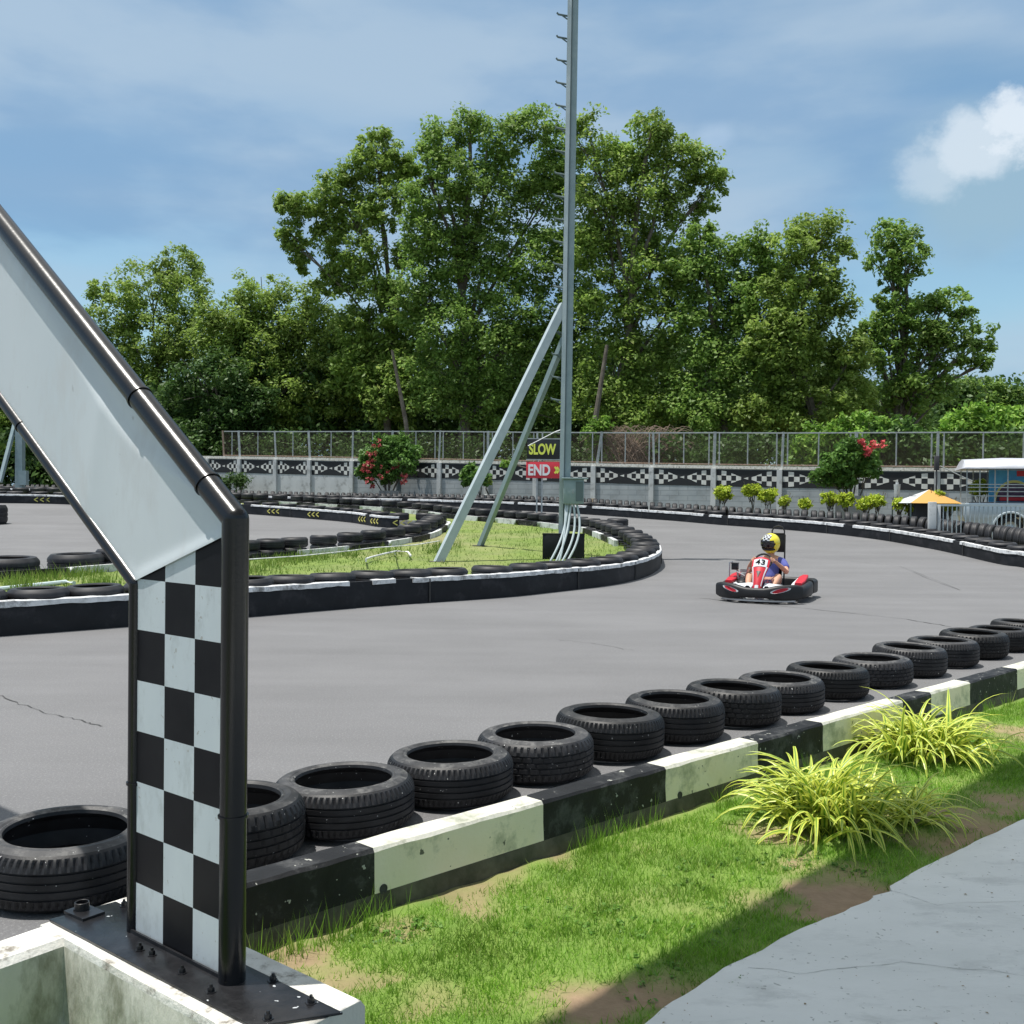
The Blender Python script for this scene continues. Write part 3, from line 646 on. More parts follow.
# ================================================================ L-SHAPED WALL UNDER THE ARCH
PZ = .285; PL = PZ+.008
pa = on_z(49, 919, PL); pb = on_z(116, 901, PL); pc = on_z(343, 1012, PL); pd = on_z(253, 1026, PL)
dd = (pd-pa).normalized(); dn = Vector((dd.y, -dd.x, 0))
if dn.dot(Vector((1, 1, 0))) < 0: dn = -dn            # away from camera-left, to the track side
pbb = pa+dn*.225; pcc = pd+dn*.225
t = empty('concrete_block_wall', (pa.x, pa.y, 0), 0, 'stained off white concrete wall corner carrying the arch leg', 'wall')
def wall_prism(a, b, thick_n, name, z=PZ):
    L = (b-a).length; d = (b-a)/L; n = max(2, int(L/.05)); rows = []
    for k in range(n+1):
        p = a+d*(L*k/n); j = lambda f, q: .006*mnoise.noise(p*f+Vector((0, q, 0)))
        rows.append([(p.x+thick_n.x*u, p.y+thick_n.y*u, zz) for u, zz in ((0, -.05), (0+j(7, 1), z*.5), (0+j(9, 2), z-.02), (.014+j(13, 3), z+j(8, 4)*.4-.001), (1-.014/thick_n.length+j(11, 6), z-.001), (1, z-.02), (1, -.05))])
    mb = MB(); o = 0; m = 7
    for r_ in rows: mb.v += r_
    for k in range(n):
        for q in range(m-1): mb.f.append((k*m+q, k*m+q+1, (k+1)*m+q+1, (k+1)*m+q)); mb.mi.append(1 if q in (2, 3, 4) else 0)
    mb.f += [tuple(range(m))[::-1], tuple(n*m+k for k in range(m))]; mb.mi += [0, 0]
    return mb.build(name, [M['old_concrete'], M['old_concrete_top']], t, (pa.x, pa.y, 0), smooth=True, ang=35)
fw = pa-dn*.03
wall_prism(fw+dd*.0, pd-dn*.045+dd*.09, dn*.315, 'wall')
arm_dir = (on_z(0, 945, PZ)-on_z(56, 926, PZ)).normalized(); an = Vector((arm_dir.y, -arm_dir.x, 0))
if an.y > 0: an = -an
fa = fw+dd*.115; wall_prism(fa+arm_dir*3.2-an*.10, fa-an*.10-arm_dir*.12, an*.13, 'wall')
# ================================================================ CHECKERED START ARCH
Pr = on_z(232, 980, PL); Pl = on_z(134, 930, PL); E = (Pl-Pr); E.z = 0; Wleg = E.length; E.normalize(); NB = Vector((E.y, -E.x, 0))
if NB.y > 0: NB = -NB                                  # towards the camera
def AP(a, z, b=0): return Vector((Pr.x+E.x*a+NB.x*b, Pr.y+E.y*a+NB.y*b, z))
def arch_z(px, py):                                    # (a, z) in the arch plane from a sight line
    d = ray(px, py); o = Vector((0, 0, CAMZ)); n = NB; t_ = (Pr-o).dot(n)/d.dot(n); p = o+d*t_; return (p-Pr).dot(E), p.z
aO, zO = 0.0, arch_z(236, 519)[1]; aI, zI = Wleg, arch_z(131, 583)[1]
o1 = arch_z(-8, 218-8); i1 = arch_z(0, 396)
so_ = (o1[1]-zO)/(o1[0]-aO); si_ = (i1[1]-zI)/(i1[0]-aI)
print('arch', Wleg, zO, zI, so_, si_)
APEX = 3.0; FLAT = 2.4; W2 = 2*APEX+FLAT
def zo(a): return zO+so_*a
def zi(a): return zI+si_*(a-aI)
arch = empty('start_arch', tuple(Pr), 0, 'black tubed arch with white beam and black and white checkered leg', 'arch')
oA = tuple(Pr)
# tubes
OT = [AP(0, PL), AP(0, zO), AP(APEX, zo(APEX)), AP(APEX+FLAT, zo(APEX)), AP(W2, zO), AP(W2, 0)]
IT = [AP(aI, PL), AP(aI, zI), AP(APEX+.12, zi(APEX+.12)), AP(APEX+FLAT-.12, zi(APEX+.12)), AP(W2-aI, zI), AP(W2-aI, 0)]
def mitre(pts, r, name):
    mb = MB()
    for i in range(len(pts)-1):
        a, b = pts[i], pts[i+1]; d = (b-a).normalized(); mb.tube([a, b], r, 24)
    for p in pts[1:-1]: mb.ell(p, (r*.999, r*.999, r*.999), 20, 12)
    return mb.build(name, M['gloss_black'], arch, oA, smooth=True, ang=60)
RO = .034; RI = .020
mitre(OT, RO, 'outer_tube'); mitre(IT, RI, 'inner_tube')
for a, f in ((o1[0]*.0+arch_z(208, 505-20)[0], zo), (arch_z(140, 382)[0], zo)):
    mb = MB(); p = AP(a, f(a)); d = (OT[2]-OT[1]).normalized(); mb.tube([p-d*.004, p+d*.004], RO+.0035, 24); mb.build('weld_ring', M['gloss_black'], arch, oA, smooth=True)
mb = MB(); p = AP(0, arch_z(232, 815)[1]); mb.tube([p-Vector((0, 0, .003)), p+Vector((0, 0, .003))], RO+.0045, 24); mb.build('weld_ring', M['gloss_black'], arch, oA, smooth=True)
mb = MB(); p = AP(aI, arch_z(133, 782)[1]); mb.tube([p-Vector((0, 0, .004)), p+Vector((0, 0, .004))], RI+.004, 20); mb.build('weld_ring', M['gloss_black'], arch, oA, smooth=True)
d = (IT[2]-IT[1]).normalized(); a = arch_z(22, 424)[0]; p = AP(a, zi(a)); mb = MB(); mb.tube([p-d*.004, p+d*.004], RI+.003, 20)
mb.build('weld_ring', M['gloss_black'], arch, oA, smooth=True)
# checkered sheet of a leg; f maps a -> plane coordinate
def checker(flip):
    mb = MB(); a0, a1 = RO*.72, aI-RI*.75; cw = (a1-a0)/3; h = .1425
    zt = lambda a: (zI+.012)+(arch_z(222, 536)[1]-zI-.005)*(aI-a)/(aI-RO)
    for c in range(3):                                  # c=0 at the outer tube
        u0, u1 = a0+c*cw, a0+(c+1)*cw
        for r_ in range(12):
            z0 = PL+r_*h; z1 = z0+h; T0, T1 = zt(u0), zt(u1)
            if z0 >= max(T0, T1): break
            white = (r_+c) % 2 == 0
            P = [(u0, z0), (u1, min(z0, T1) if z0 > T1 else z0), (u1, min(z1, T1)), (u0, min(z1, T0))]
            if z0 > T1:                                 # cut by the sloping top
                k = (T0-z0)/(T0-T1); P = [(u0, z0), (u0+(u1-u0)*k, z0), (u0, min(z1, T0))]
            for side, b in ((0, .006), (1, -.012)):
                vs = [AP((W2-u if flip else u), z, b) for u, z in P]; mb.add(vs, [tuple(range(len(vs)))], 1 if white else 0)
    return mb.build('checkered_panel', [M['check_black'], M['check_white']], arch, oA)
checker(False); checker(True)
mb = MB()                                               # dull skirt closing the base seam
mb.bar(AP(RO, PL+.004, .014), AP(aI, PL+.004, .014), .006, .012); mb.build('base_weld', M['plate_black'], arch, oA)
# white beam skin: main sheet, band turned back under the outer tube, welded seam, lip above the checkers
def zt0(a): return (zI+.005)+(arch_z(222, 536)[1]-zI-.005)*(aI-a)/(aI-RO)
def beam(flip):
    mb = MB(); NU, NV = 130, 44
    def edge_lo(u):
        a = u
        return zt0(a) if a < aI-.01 else zi(a)+RI*.8
    pts = []
    for i in range(NU+1):
        row = []
        a = RO*.8+(APEX+.05-RO*.8)*(i/NU)**1.25
        lo = edge_lo(a); hi = zo(a)-RO*.5
        for j in range(NV+1):
            v = j/NV; z = lo+(hi-lo)*v
            b = .006
            vb = .93-.18*math.exp(-((a-.55)/.42)**2); band = sstep(vb-.05, vb+.09, v); b -= .012*band
            b += .0012*mnoise.noise(Vector((a*1.6, z*1.6, 2)))
            sx, sz = arch_z(100, 425), arch_z(88, 512)
            t_ = ((a-sx[0])*(sz[1]-sx[1])-(z-sx[1])*(sz[0]-sx[0]))/math.hypot(sz[0]-sx[0], sz[1]-sx[1])
            b += .006*math.exp(-math.sqrt(t_*t_+.00002)/.07)*(1-band)
            if a < aI+.05: b += .006*math.exp(-((z-lo)/.025)**2)*sstep(aI+.05, aI-.05, a)
            row.append(AP(W2-a if flip else a, z, b))
        pts.append(row)
    mb.v = [p for r_ in pts for p in r_]
    m = NV+1
    for i in range(NU):
        for j in range(NV): mb.f.append((i*m+j, (i+1)*m+j, (i+1)*m+j+1, i*m+j+1)); mb.mi.append(0)
    o = len(mb.v)
    mb.build('white_panel', M['panel_white'], arch, oA, smooth=True, ang=80)
    mb = MB(); q = []
    for i in range(21):
        a = RO*.8+(APEX+.05-RO*.8)*i/20; q.append((AP(W2-a if flip else a, edge_lo(a), -.022), AP(W2-a if flip else a, zo(a), -.022)))
    mb.v = [p for r_ in q for p in r_]; mb.f = [(2*i, 2*i+1, 2*i+3, 2*i+2) for i in range(20)]; mb.mi = [0]*20
    mb.build('back_panel', M['panel_white'], arch, oA)
beam(False); beam(True)
mb = MB()
vs = [AP(APEX+.05, zi(APEX+.05), .01), AP(APEX+FLAT-.05, zi(APEX+.05), .01), AP(APEX+FLAT-.05, zo(APEX), .01), AP(APEX+.05, zo(APEX), .01)]
mb.add(vs, [(0, 1, 2, 3)]); mb.add([p-NB*.03 for p in vs], [(3, 2, 1, 0)]); mb.build('top_panel', M['panel_white'], arch, oA)
# base plate, bolts, capped stub, flakes of white paint
mb = MB(); mb.prism([(pa.x, pa.y), (pb.x, pb.y), (pc.x, pc.y), (pd.x, pd.y)], PZ+.001, PL); mb.build('base_plate', M['plate_black'], arch, oA, bev=.002)
for px, py in ((124, 906), (140, 950), (182, 973), (211, 992), (273, 981), (311, 1003), (268, 1019), (76, 913), (152, 955)):
    mb = MB(); c = on_z(px, py, PL); mb.lathe([(.0001, .020), (.004, .020), (.0045, .013), (.008, .013), (.009, .009), (.009, .002), (.014, .002), (.014, 0)], 6, 0, Matrix.Translation(c)); mb.build('bolt', M['plate_black'], arch, oA, smooth=True, ang=30)
c = on_z(82, 912, PL); mb = MB(); mb.lathe([(.021, 0), (.021, .03), (.019, .031), (.017, .03), (.017, .012), (.0001, .012)], 24, 0, Matrix.Translation(c))
mb.box((c.x+.012, c.y-.012, c.z+.004), (.10, .07, .008), R(-36)); mb.build('pipe_stub', M['plate_black'], arch, oA, smooth=True, ang=30)
# ================================================================ NEAR TYRES
def near_tyre(seed, kind):
    rr = random.Random(seed); mb = MB(); Ro = .325; H = .235; n = 216
    prof = [(.222, .012), (.232, .002), (.262, .0), (.295, .012), (.313, .028), (.320, .042)]
    gz = [.070, .102, .133, .165]
    z = .046; prof.append((Ro-.003, .046)); types = ['s']*7
    for g in gz:
        prof += [(Ro, g-.005), (Ro-.007, g-.003), (Ro-.007, g+.003), (Ro, g+.005)]
    prof += [(Ro-.003, H-.046), (.320, H-.042), (.313, H-.028), (.304, H-.018)]
    shoulder = {5, 6, len(prof)-4, len(prof)-3, len(prof)-2}
    prof += [(.295, H-.010), (.262, H+.002), (.248, H+.001), (.240, H-.004), (.232, H-.001), (.224, H-.006), (.220, H-.020), (.232, H-.030), (.285, H-.06), (.305, .12), (.285, .06), (.232, .03)]
    per = 3 if kind == 0 else 4
    def rf(k, j, r_):
        if j in shoulder and k % per == 0: return r_-.010
        if kind == 1 and r_ >= Ro-.0001 and (k+(j//4)*2) % 6 == 0: return r_-.004
        return r_
    mb.lathe(prof, n, 0, None, True, rf)
    me = mb.mesh('tyre', [M['tyre_black'], M['tyre_side']], smooth=True, ang=18)
    for p in me.polygons:
        if p.center.z > H-.012 or p.center.z < .01: p.material_index = 1
    return me
NT = [near_tyre(1, 0), near_tyre(2, 1), near_tyre(3, 0)]
T2 = on_z(345, 783, .19); TD = (on_z(940, 645, .19)-T2); TD.z = 0; TL = TD.length; TD.normalize()
words = ['left of the checkered arch leg, cut off by the photo', 'half hidden behind the checkered arch leg', 'first from the arch leg that is fully in view', 'second fully visible tyre from the arch leg',
         'third fully visible tyre from the arch leg', 'fourth fully visible tyre from the arch leg', 'fifth fully visible tyre from the arch leg', 'sixth fully visible tyre from the arch leg',
         'seventh fully visible tyre from the arch leg', 'eighth fully visible tyre from the arch leg', 'behind the tall leaves of the further ribbon plant', 'just right of the further ribbon plant', 'fourth tyre from the right edge of the photo', 'third tyre from the right edge of the photo', 'second tyre from the right edge of the photo', 'cut off by the right edge of the photo']
pxs = [59, 228, 345, 450, 536, 611, 675, 732, 780, 826, 871, 908, 942, 973, 998, 1021]
for i, px in enumerate(pxs):
    # centre where the sight line of that column crosses the row
    d = ray(px, 700); s = (d.x*T2.y-d.y*T2.x)/(d.y*TD.x-d.x*TD.y); p = T2+TD*s
    sc = 1+random.uniform(-.025, .02)
    if i == 0: p = p+Vector((-.03, .14, 0))
    o = inst('tyre', NT[i % 3], (p.x+random.uniform(-.01, .01), p.y, .006), (random.uniform(-.022, .022), random.uniform(-.022, .022), random.uniform(0, 6.28)), None, (sc, sc, 1+random.uniform(-.08, .06)))
    tag(o, 'black car tyre lying flat, '+words[i], 'tyre', 'tyres lying in a row behind the kerb wall')
# ================================================================ BARRIER TYRES
def low_tyre(Ro, H, n=26, m=M['tyre_far']):
    mb = MB(); ri = Ro*.66
    prof = [(ri, .01), (Ro*.88, 0), (Ro*.975, H*.14), (Ro, H*.22), (Ro, H*.36), (Ro*.975, H*.38), (Ro*.975, H*.42), (Ro, H*.44), (Ro, H*.56), (Ro*.975, H*.58), (Ro*.975, H*.62), (Ro, H*.64), (Ro, H*.78), (Ro*.975, H*.86), (Ro*.88, H), (ri*1.04, H), (ri, H*.94), (Ro*.9, H*.72), (Ro*.92, H*.3)]
    mb.lathe(prof, n, 0, None, True); return mb.mesh('barrier_tyre', m, smooth=True, ang=35)
BT = low_tyre(.335, .23); BIG = low_tyre(.52, .40, 30); STD = low_tyre(.30, .19, 22)
def row(pts, off, step, z, me, label, group, s0=0, s1=1e9, jit=.02, stuff=None, tilt=0.03):
    """tyres along a line, pushed off sideways; returns count"""
    n = 0; prev = None
    for k, (q, t_) in enumerate(resample(pts, step*.5)):
        s = k*step*.5
        p = Vector((q.x-t_.y*off, q.y+t_.x*off, 0))
        if prev is not None and (p-prev).length < step*.985: continue
        prev = p.copy()
        if s < s0 or s > s1: continue
        p.x += random.uniform(-jit, jit); p.y += random.uniform(-jit, jit); p.z = ground(p.x, p.y)+z
        rot = (random.uniform(-tilt, tilt), random.uniform(-tilt, tilt), random.uniform(0, 6.28))
        if stuff is not None:
            T = Matrix.Translation(p) @ Euler(rot).to_matrix().to_4x4(); o = len(stuff[0])
            stuff[0].extend([T @ v.co for v in me.vertices]); stuff[1].extend([tuple(o+i for i in f.vertices) for f in me.polygons])
        else:
            tag(inst('tyre', me, p, rot), label, 'tyre', group)
        n += 1
    print(label[:50], n); return n
def stuff_build(st, name, label):
    me = bpy.data.meshes.new(name); me.from_pydata([tuple(v) for v in st[0]], [], st[1]); me.materials.append(M['tyre_far'])
    for p in me.polygons: p.use_smooth = True
    return tag(inst(name, me, (0, 0, 0)), label, None, None, 'stuff')
def arclen(pts, q):
    """arc length of the point of the resampled line nearest q"""
    best = min(enumerate(resample(pts, .1)), key=lambda e: (e[1][0].x-q.x)**2+(e[1][0].y-q.y)**2); return best[0]*.1
# --- island barrier: two high, conveyor belt on the track side
tipA = arclen(islA, on_ground(600, 533))
row(islA, .36, .67, .245, BT, 'black tyre lying on top of the belt faced barrier round the pole island', 'tyres on the island barrier')
st = ([], []); row(islA, .36, .67, .01, BT, 'lower', '', s0=tipA-9, jit=.01, stuff=st); stuff_build(st, 'lower_tyres', 'lower layer of black tyres under the island barrier, seen across the grass')
# --- pocket barrier, seen from behind over the white and black kerb
B_s = arclen(kerbB, on_ground(120, 574)); B_t = arclen(kerbB, on_ground(443, 533))
row(kerbB, .62, 1.05, .0, BIG, 'large black tyre lying behind the island kerb, left of the checkered leg', 'large tyres at the left end of the island kerb', s1=B_s-.3)
row(kerbB, .42, .67, .235, BT, 'black tyre on top of the two high row round the inner hairpin', 'upper tyres round the inner hairpin', s0=B_s, s1=B_t+11)
row(kerbB, .42, .67, .0, BT, 'black tyre in the bottom layer of the row round the inner hairpin', 'lower tyres round the inner hairpin', s0=B_s, s1=B_t+1.5)
st = ([], []); row(kerbB, .42, .67, .235, BT, 'far', '', s0=B_t+11, stuff=st)
# --- outer barrier rows
def shift(pts, d): return back(pts, -d) if False else [Vector((p.x, p.y, 0)) for p in back(pts, d)]
row(outer, -.40, .67, .24, BT, 'outer lying', '', stuff=st)
stuff_build(st, 'far_tyres', 'far rows of black tyres lying along the outer barrier')
# upright tyres leaning in a row behind
up = 0; prev = None; st = ([], [])
gaps = resample(outer, .1)
for k, (q, t_) in enumerate(gaps):
    s = k*.1; g = 1.05+.75*(1-sstep(3, 22, s)); p = Vector((q.x+t_.y*g, q.y-t_.x*g, 0))
    if prev is not None and (p-prev).length < .30: continue
    prev = p.copy(); p.z = ground(p.x, p.y)+.30+.14*(1-sstep(3, 24, s))
    yaw = math.atan2(t_.y, t_.x)+R(36)+random.uniform(-.1, .1)
    rot = Euler((R(90)+random.uniform(-.05, .05), 0, yaw+R(90)), 'XYZ')
    if up < 140 and s > .5:
        o = inst('tyre', STD, p, rot); tag(o, 'small black tyre standing on edge in the row behind the outer barrier', 'tyre', 'tyres standing on edge behind the outer barrier'); up += 1
    else:
        T = Matrix.Translation(p) @ rot.to_matrix().to_4x4() @ Matrix.Translation((0, 0, -.095)); o = len(st[0])
        st[0].extend([T @ v.co for v in STD.vertices]); st[1].extend([tuple(o+i for i in f.vertices) for f in STD.polygons])
stuff_build(st, 'far_upright_tyres', 'far row of tyres standing on edge in front of the painted wall')
# earth bank and plank that the upright tyres rest on
mb = MB(); rows = []
for k, (q, t_) in enumerate(resample(outer, .5)):
    s = k*.5; g = .78; e = 3.0; z = ground(q.x, q.y)
    h = .02+.13*(1-sstep(3, 24, s))
    rows.append([(q.x+t_.y*u, q.y-t_.x*u, ground(q.x, q.y)+zz) for u, zz in ((g, -.1), (g, h), (g+1.9, h), (g+3.4, .0), (g+3.4, -.1))])
mb.loft(rows, 0, False); tag(mb.build('earth_bank', M['far_soil'], smooth=True), kind='structure')
# --- belts with white top edge
def belt(pts, s0, s1, h, label, group, off=0.0, lens=3.4, top=.05, name='barrier_belt', strip=True, side=1, rnd=5, chev=None):
    smp = resample(pts, .1); rr = random.Random(rnd); s = s0
    while s < s1-.4:
        L = lens*rr.uniform(.75, 1.15); a = int(s/.1); b = min(int((s+L)/.1), int(s1/.1), len(smp)-1)
        if b-a < 4: break
        q0_ = smp[(a+b)//2][0]; org = (q0_.x, q0_.y, q0_.z)
        t = empty(name, org, 0, label, 'belt barrier', group)
        jz = rr.uniform(-.008, .008)
        mb = MB(); sec = []
        for k in list(range(a, b, 2))+[b]:
            q, t_ = smp[k]; w_ = .010*mnoise.noise(q*1.3)
            nx, ny = t_.y*side, -t_.x*side
            sec.append([(q.x+nx*u, q.y+ny*u, q.z+z) for u, z in ((off+w_, -.03), (off+w_+.012, h*.5), (off+w_, h+jz), (off-.03+w_, h+jz+.006), (off-.03+w_, -.03))])
        if len(sec) < 2: break
        mb.loft(sec); mb.build('belt', M['belt_black'], t, org, smooth=True, ang=30)
        if strip:
            mb = MB(); sec = []
            for k in range(a, b+1):
                q, t_ = smp[k]; w_ = .010*mnoise.noise(q*1.3); nx, ny = t_.y*side, -t_.x*side
                lo = h+jz-top+.012*mnoise.noise(q*3.1)+.01*mnoise.noise(q*9); hi = h+jz+.010+.008*mnoise.noise(q*5+Vector((3, 0, 0)))
                if mnoise.noise(q*2.6+Vector((7, 1, 0))) < -.45: 
                    if len(sec) > 1: mb.loft(sec); mb.build('white_edge', M['strip_white'], t, org, smooth=True, ang=30); mb = MB()
                    sec = []; continue
                sec.append([(q.x+nx*u, q.y+ny*u, q.z+z) for u, z in ((off+w_+.022, lo), (off+w_+.018, hi), (off-.06+w_, hi+.010), (off-.06+w_, hi-.002), (off+w_+.010, lo))])
            if len(sec) > 1: mb.loft(sec)
            if mb.v: mb.build('white_edge', M['strip_white'], t, org, smooth=True, ang=30)
        mb = MB(); q, t_ = smp[b-1]; nx, ny = t_.y*side, -t_.x*side
        mb.bar((q.x+nx*(off+.02), q.y+ny*(off+.02), q.z+.02), (q.x+nx*(off+.02), q.y+ny*(off+.02), q.z+h), .02, .02); mb.build('seam', M['crack'], t, org)
        if chev:
            for cs_, sg in chev:
                if a*.1 <= cs_ < b*.1:
                    mb = MB()
                    for j in range(3):
                        for wz in (1, -1):
                            q, t_ = smp[int(cs_/.1)]; nx, ny = t_.y*side, -t_.x*side
                            c0_ = q+Vector((nx, ny, 0))*(off+.03)+t_*(j*.24*sg); tp_ = c0_+t_*(.15*sg)
                            zc = h*.46; mb.bar(Vector((c0_.x, c0_.y, q.z+zc)), Vector((tp_.x, tp_.y, q.z+zc+wz*.08)), .012, .035)
                    mb.build('chevron_mark', M['chevron'], t, org)
        s = b*.1
belt(islA, 0, arclen(islA, on_ground(655, 556)), .36, 'black conveyor belt panel with ragged white top edge facing the pole island barrier', 'belt panels round the island')
belt(outer, 0, arclen(outer, outer[-1])-1, .34, 'black belt panel with white top edge along the outer tyre barrier', 'belt panels along the outer barrier', lens=3.8, top=.065, side=-1)
# pocket: far side faces the track again
pk = pk_far; Bf = arclen(pk, on_ground(398, 528))+1.2
BfL = arclen(pk, pk[-1]); chs = [(arclen(pk, on_ground(px, py)), -1) for px, py in ((392, 528), (373, 526), (360, 524), (305, 519), (270, 515.5), (104, 505.5), (33, 504))]
belt(pk, Bf-1.2, BfL-1, .36, 'black belt panel of the inner hairpin with yellow chevrons', 'belt panels round the inner hairpin', side=-1, chev=chs, rnd=11)
# --- island kerb, black and white blocks
def small_kerb(pts, s0, s1, h, wdt, bl, label, off=0, rnd=1, z0=0):
    smp = resample(pts, .1); org = smp[int((s0+s1)/.2)][0]; mb = MB(); s = s0; k = 0; rr = random.Random(rnd)
    while s < s1-.3:
        L = bl*rr.uniform(.85, 1.15); a = int(s/.1); b = min(int((s+L)/.1), len(smp)-1)
        if b-a < 2: break
        sec = []
        for i in range(a, b+1, 2 if b-a > 3 else 1):
            q, t_ = smp[i]; sec.append([(q.x-t_.y*u, q.y+t_.x*u, q.z+z) for u, z in ((off, -.02), (off, h), (off+wdt, h), (off+wdt, -.02))])
        mb.loft(sec, k % 2); s += L; k += 1
    t = mb.build('island_kerb', [M['island_white'], M['kerb_black']], None, tuple(org), smooth=True, ang=30); tag(t, label, 'kerb'); return t
small_kerb(kerbB, 0, B_t+4, .20, .10, 1.5, 'white and black concrete kerb holding the inner hairpin tyres, above the grass', -.02)
ia = back(islA, -.74); a0_ = arclen(ia, on_ground(640, 549))
small_kerb(ia, a0_, a0_+24, .22, .12, 1.1, 'black and white block kerb along the far side of the pole island', 0, 4)
# white water pipe along the island kerb
mb = MB(); P = [on_ground(*p, .30) for p in ((225, 561), (300, 556), (350, 551), (372, 548), (415, 545), (440, 541))]; mb.tube(P, .012, 8)
P = [on_ground(*p, .16) for p in ((366, 559), (372, 557), (384, 554), (397, 551), (408, 552), (411, 556))]; mb.tube(P, .022, 8); mb.tube([on_ground(395, 554, .1), on_ground(395, 554, .38)], .015, 8)
mb.tube([on_ground(366, 561, .10), on_ground(366, 561, .22)], .022, 8)
tag(mb.build('water_pipe', M['strip_white'], smooth=True), 'white plastic water pipe lying along the inner hairpin kerb', 'pipe')
mb = MB(); P = [on_ground(*p, .10) for p in ((-30, 592), (0, 589), (30, 586), (66, 582), (74, 583))]; mb.tube(P, .035, 8)
tag(mb.build('water_pipe', M['pipe_pale'], smooth=True), 'pale blue pipe in the grass at the far left', 'pipe')
# barrier end sticking in at the left edge
t = inst('tyre_stack_end', low_tyre(.52, .62, 28), on_ground(-10, 524)); tag(t, 'dark round barrier end on the inner track, cut off at the left edge', 'barrier')
# ================================================================ LIGHT POLE
pb_ = on_ground(563.5, 558, .05); PY = pb_.y
ptop = at_y(574.0, -60, PY-.0)
def lerp3(a, b, t): return a+(b-a)*t
pole = empty('light_pole', tuple(pb_), 0, 'tall blue grey steel pole with climbing pegs and two slanting braces on the grass island', 'light pole')
ax = (ptop-pb_); PH = 16.5; ax = ax/ax.z
def pp(z): return pb_+ax*(z-pb_.z)
vx = Vector((pb_.y, -pb_.x, 0)).normalized(); vy = Vector((-vx.y, vx.x, 0))     # vx: to the right as seen, vy: away
def quadcol(w0, w1, x0, y0, dx, dy, name, m, zt=PH, zb=0):
    mb = MB(); secs = []
    for z, k in ((pb_.z+zb, 0), (zt, 1)):
        sc = w0+(w1-w0)*k; c = pp(z); secs.append([c+vx*(x0+u*dx)*sc+vy*(y0+v*dy)*sc for u, v in ((-1, -1), (1, -1), (1, 1), (-1, 1))])
    mb.loft(secs); return mb.build(name, m, pole, tuple(pb_))
quadcol(.58, .56, -.135, 0, .085, .22, 'pole', M['steel_light'])
quadcol(.58, .56, -.03, .02, .03, .19, 'pole_groove', M['steel_dark'])
quadcol(.58, .56, .115, .01, .115, .12, 'pole', M['steel_paint'])
for z in np.arange(3.9, 15.5, .535):
    c = pp(z); mb = MB(); e = c-vx*.12; mb.tube([e+vx*.04, e-vx*.22+Vector((0, 0, .05)), e-vx*.25+Vector((0, 0, .09))], .024, 8); mb.tube([e-vx*.14+Vector((0, 0, .03)), e+vx*.04-Vector((0, 0, .10))], .016, 6)
    mb.build('climbing_peg', M['steel_dark'], pole, tuple(pb_), smooth=True)
zb1 = at_y(560, 305, PY).z; zb2 = at_y(560, 342, PY).z
def brace(px, py, ztop, xo, w, m):
    f = on_ground(px, py, .05); mb = MB(); tpt = pp(ztop)+vx*xo; mb.bar(f-Vector((0, 0, .08)), tpt, w, w*1.15); mb.build('brace', m, pole, tuple(pb_))
    mb = MB(); mb.box((f.x, f.y, f.z-.0), (.34, .34, .03)); mb.build('brace_foot', M['kerb_base'], pole, tuple(pb_))
brace(437, 562, zb1, -.10, .165, M['steel_light']); brace(479, 546, zb2+.1, -.06, .12, M['steel_paint'])
# head frame with floodlights, above the picture
mb = MB(); c = pp(PH-.3); mb.bar(c-vx*1.1, c+vx*1.1, .1); mb.build('lamp_arm', M['steel_paint'], pole, tuple(pb_))
for k in (-1, -.4, .4, 1):
    mb = MB(); q = c+vx*k-vy*.2-Vector((0, 0, .15)); mb.box(tuple(q), (.42, .28, .22)); mb.build('floodlight', M['steel_dark'], pole, tuple(pb_), bev=.02)
zc = at_y(573.5, 491.5, PY-.32)
mb = MB(); mb.box((zc.x, zc.y, zc.z), (.47, .26, .58)); mb.box((zc.x+.02, zc.y-.02, zc.z+.305), (.62, .36, .03)); b_ = mb.build('electric_box', M['steel_paint'], pole, tuple(pb_), bev=.01)
mb = MB(); mb.box((zc.x+.13, zc.y-.134, zc.z), (.17, .012, .46)); mb.build('box_door', M['steel_dark'], pole, tuple(pb_))
mb = MB(); mb.box((zc.x-.02, zc.y-.14, zc.z), (.02, .02, .10)); mb.build('latch', M['galv'], pole, tuple(pb_))
for x0, x1, x2 in ((568, 563, 550), (571, 566, 556), (573, 575, 562), (576, 581, 567), (566, 562, 559)):
    a = at_y(x0, 501, PY-.32); b = at_y(x1+3, 530, PY-.55); c = at_y((x1+x2)/2+4, 543, PY-.80); d = on_ground(x2, 562, .05); mb = MB()
    P = []
    for i in range(13):
        u = i/12; P.append(a*(1-u)**3+b*3*u*(1-u)**2+c*3*u*u*(1-u)+d*u**3)
    mb.tube(P, .026, 8); mb.build('conduit', M['steel_light'], pole, tuple(pb_), smooth=True)
bp = on_ground(563, 559, .05)
mb = MB(); c = bp+Vector((0, -.16, .30)); mb.box(tuple(c), (.98, .06, .62), R(3)); mb.box(tuple(c+Vector((0, -.035, .29))), (1.0, .02, .03), R(3)); o = mb.build('rubber_guard', M['belt_black'], None, (bp.x, bp.y, bp.z), bev=.01); tag(o, 'square black rubber guard standing at the foot of the steel pole', 'guard')
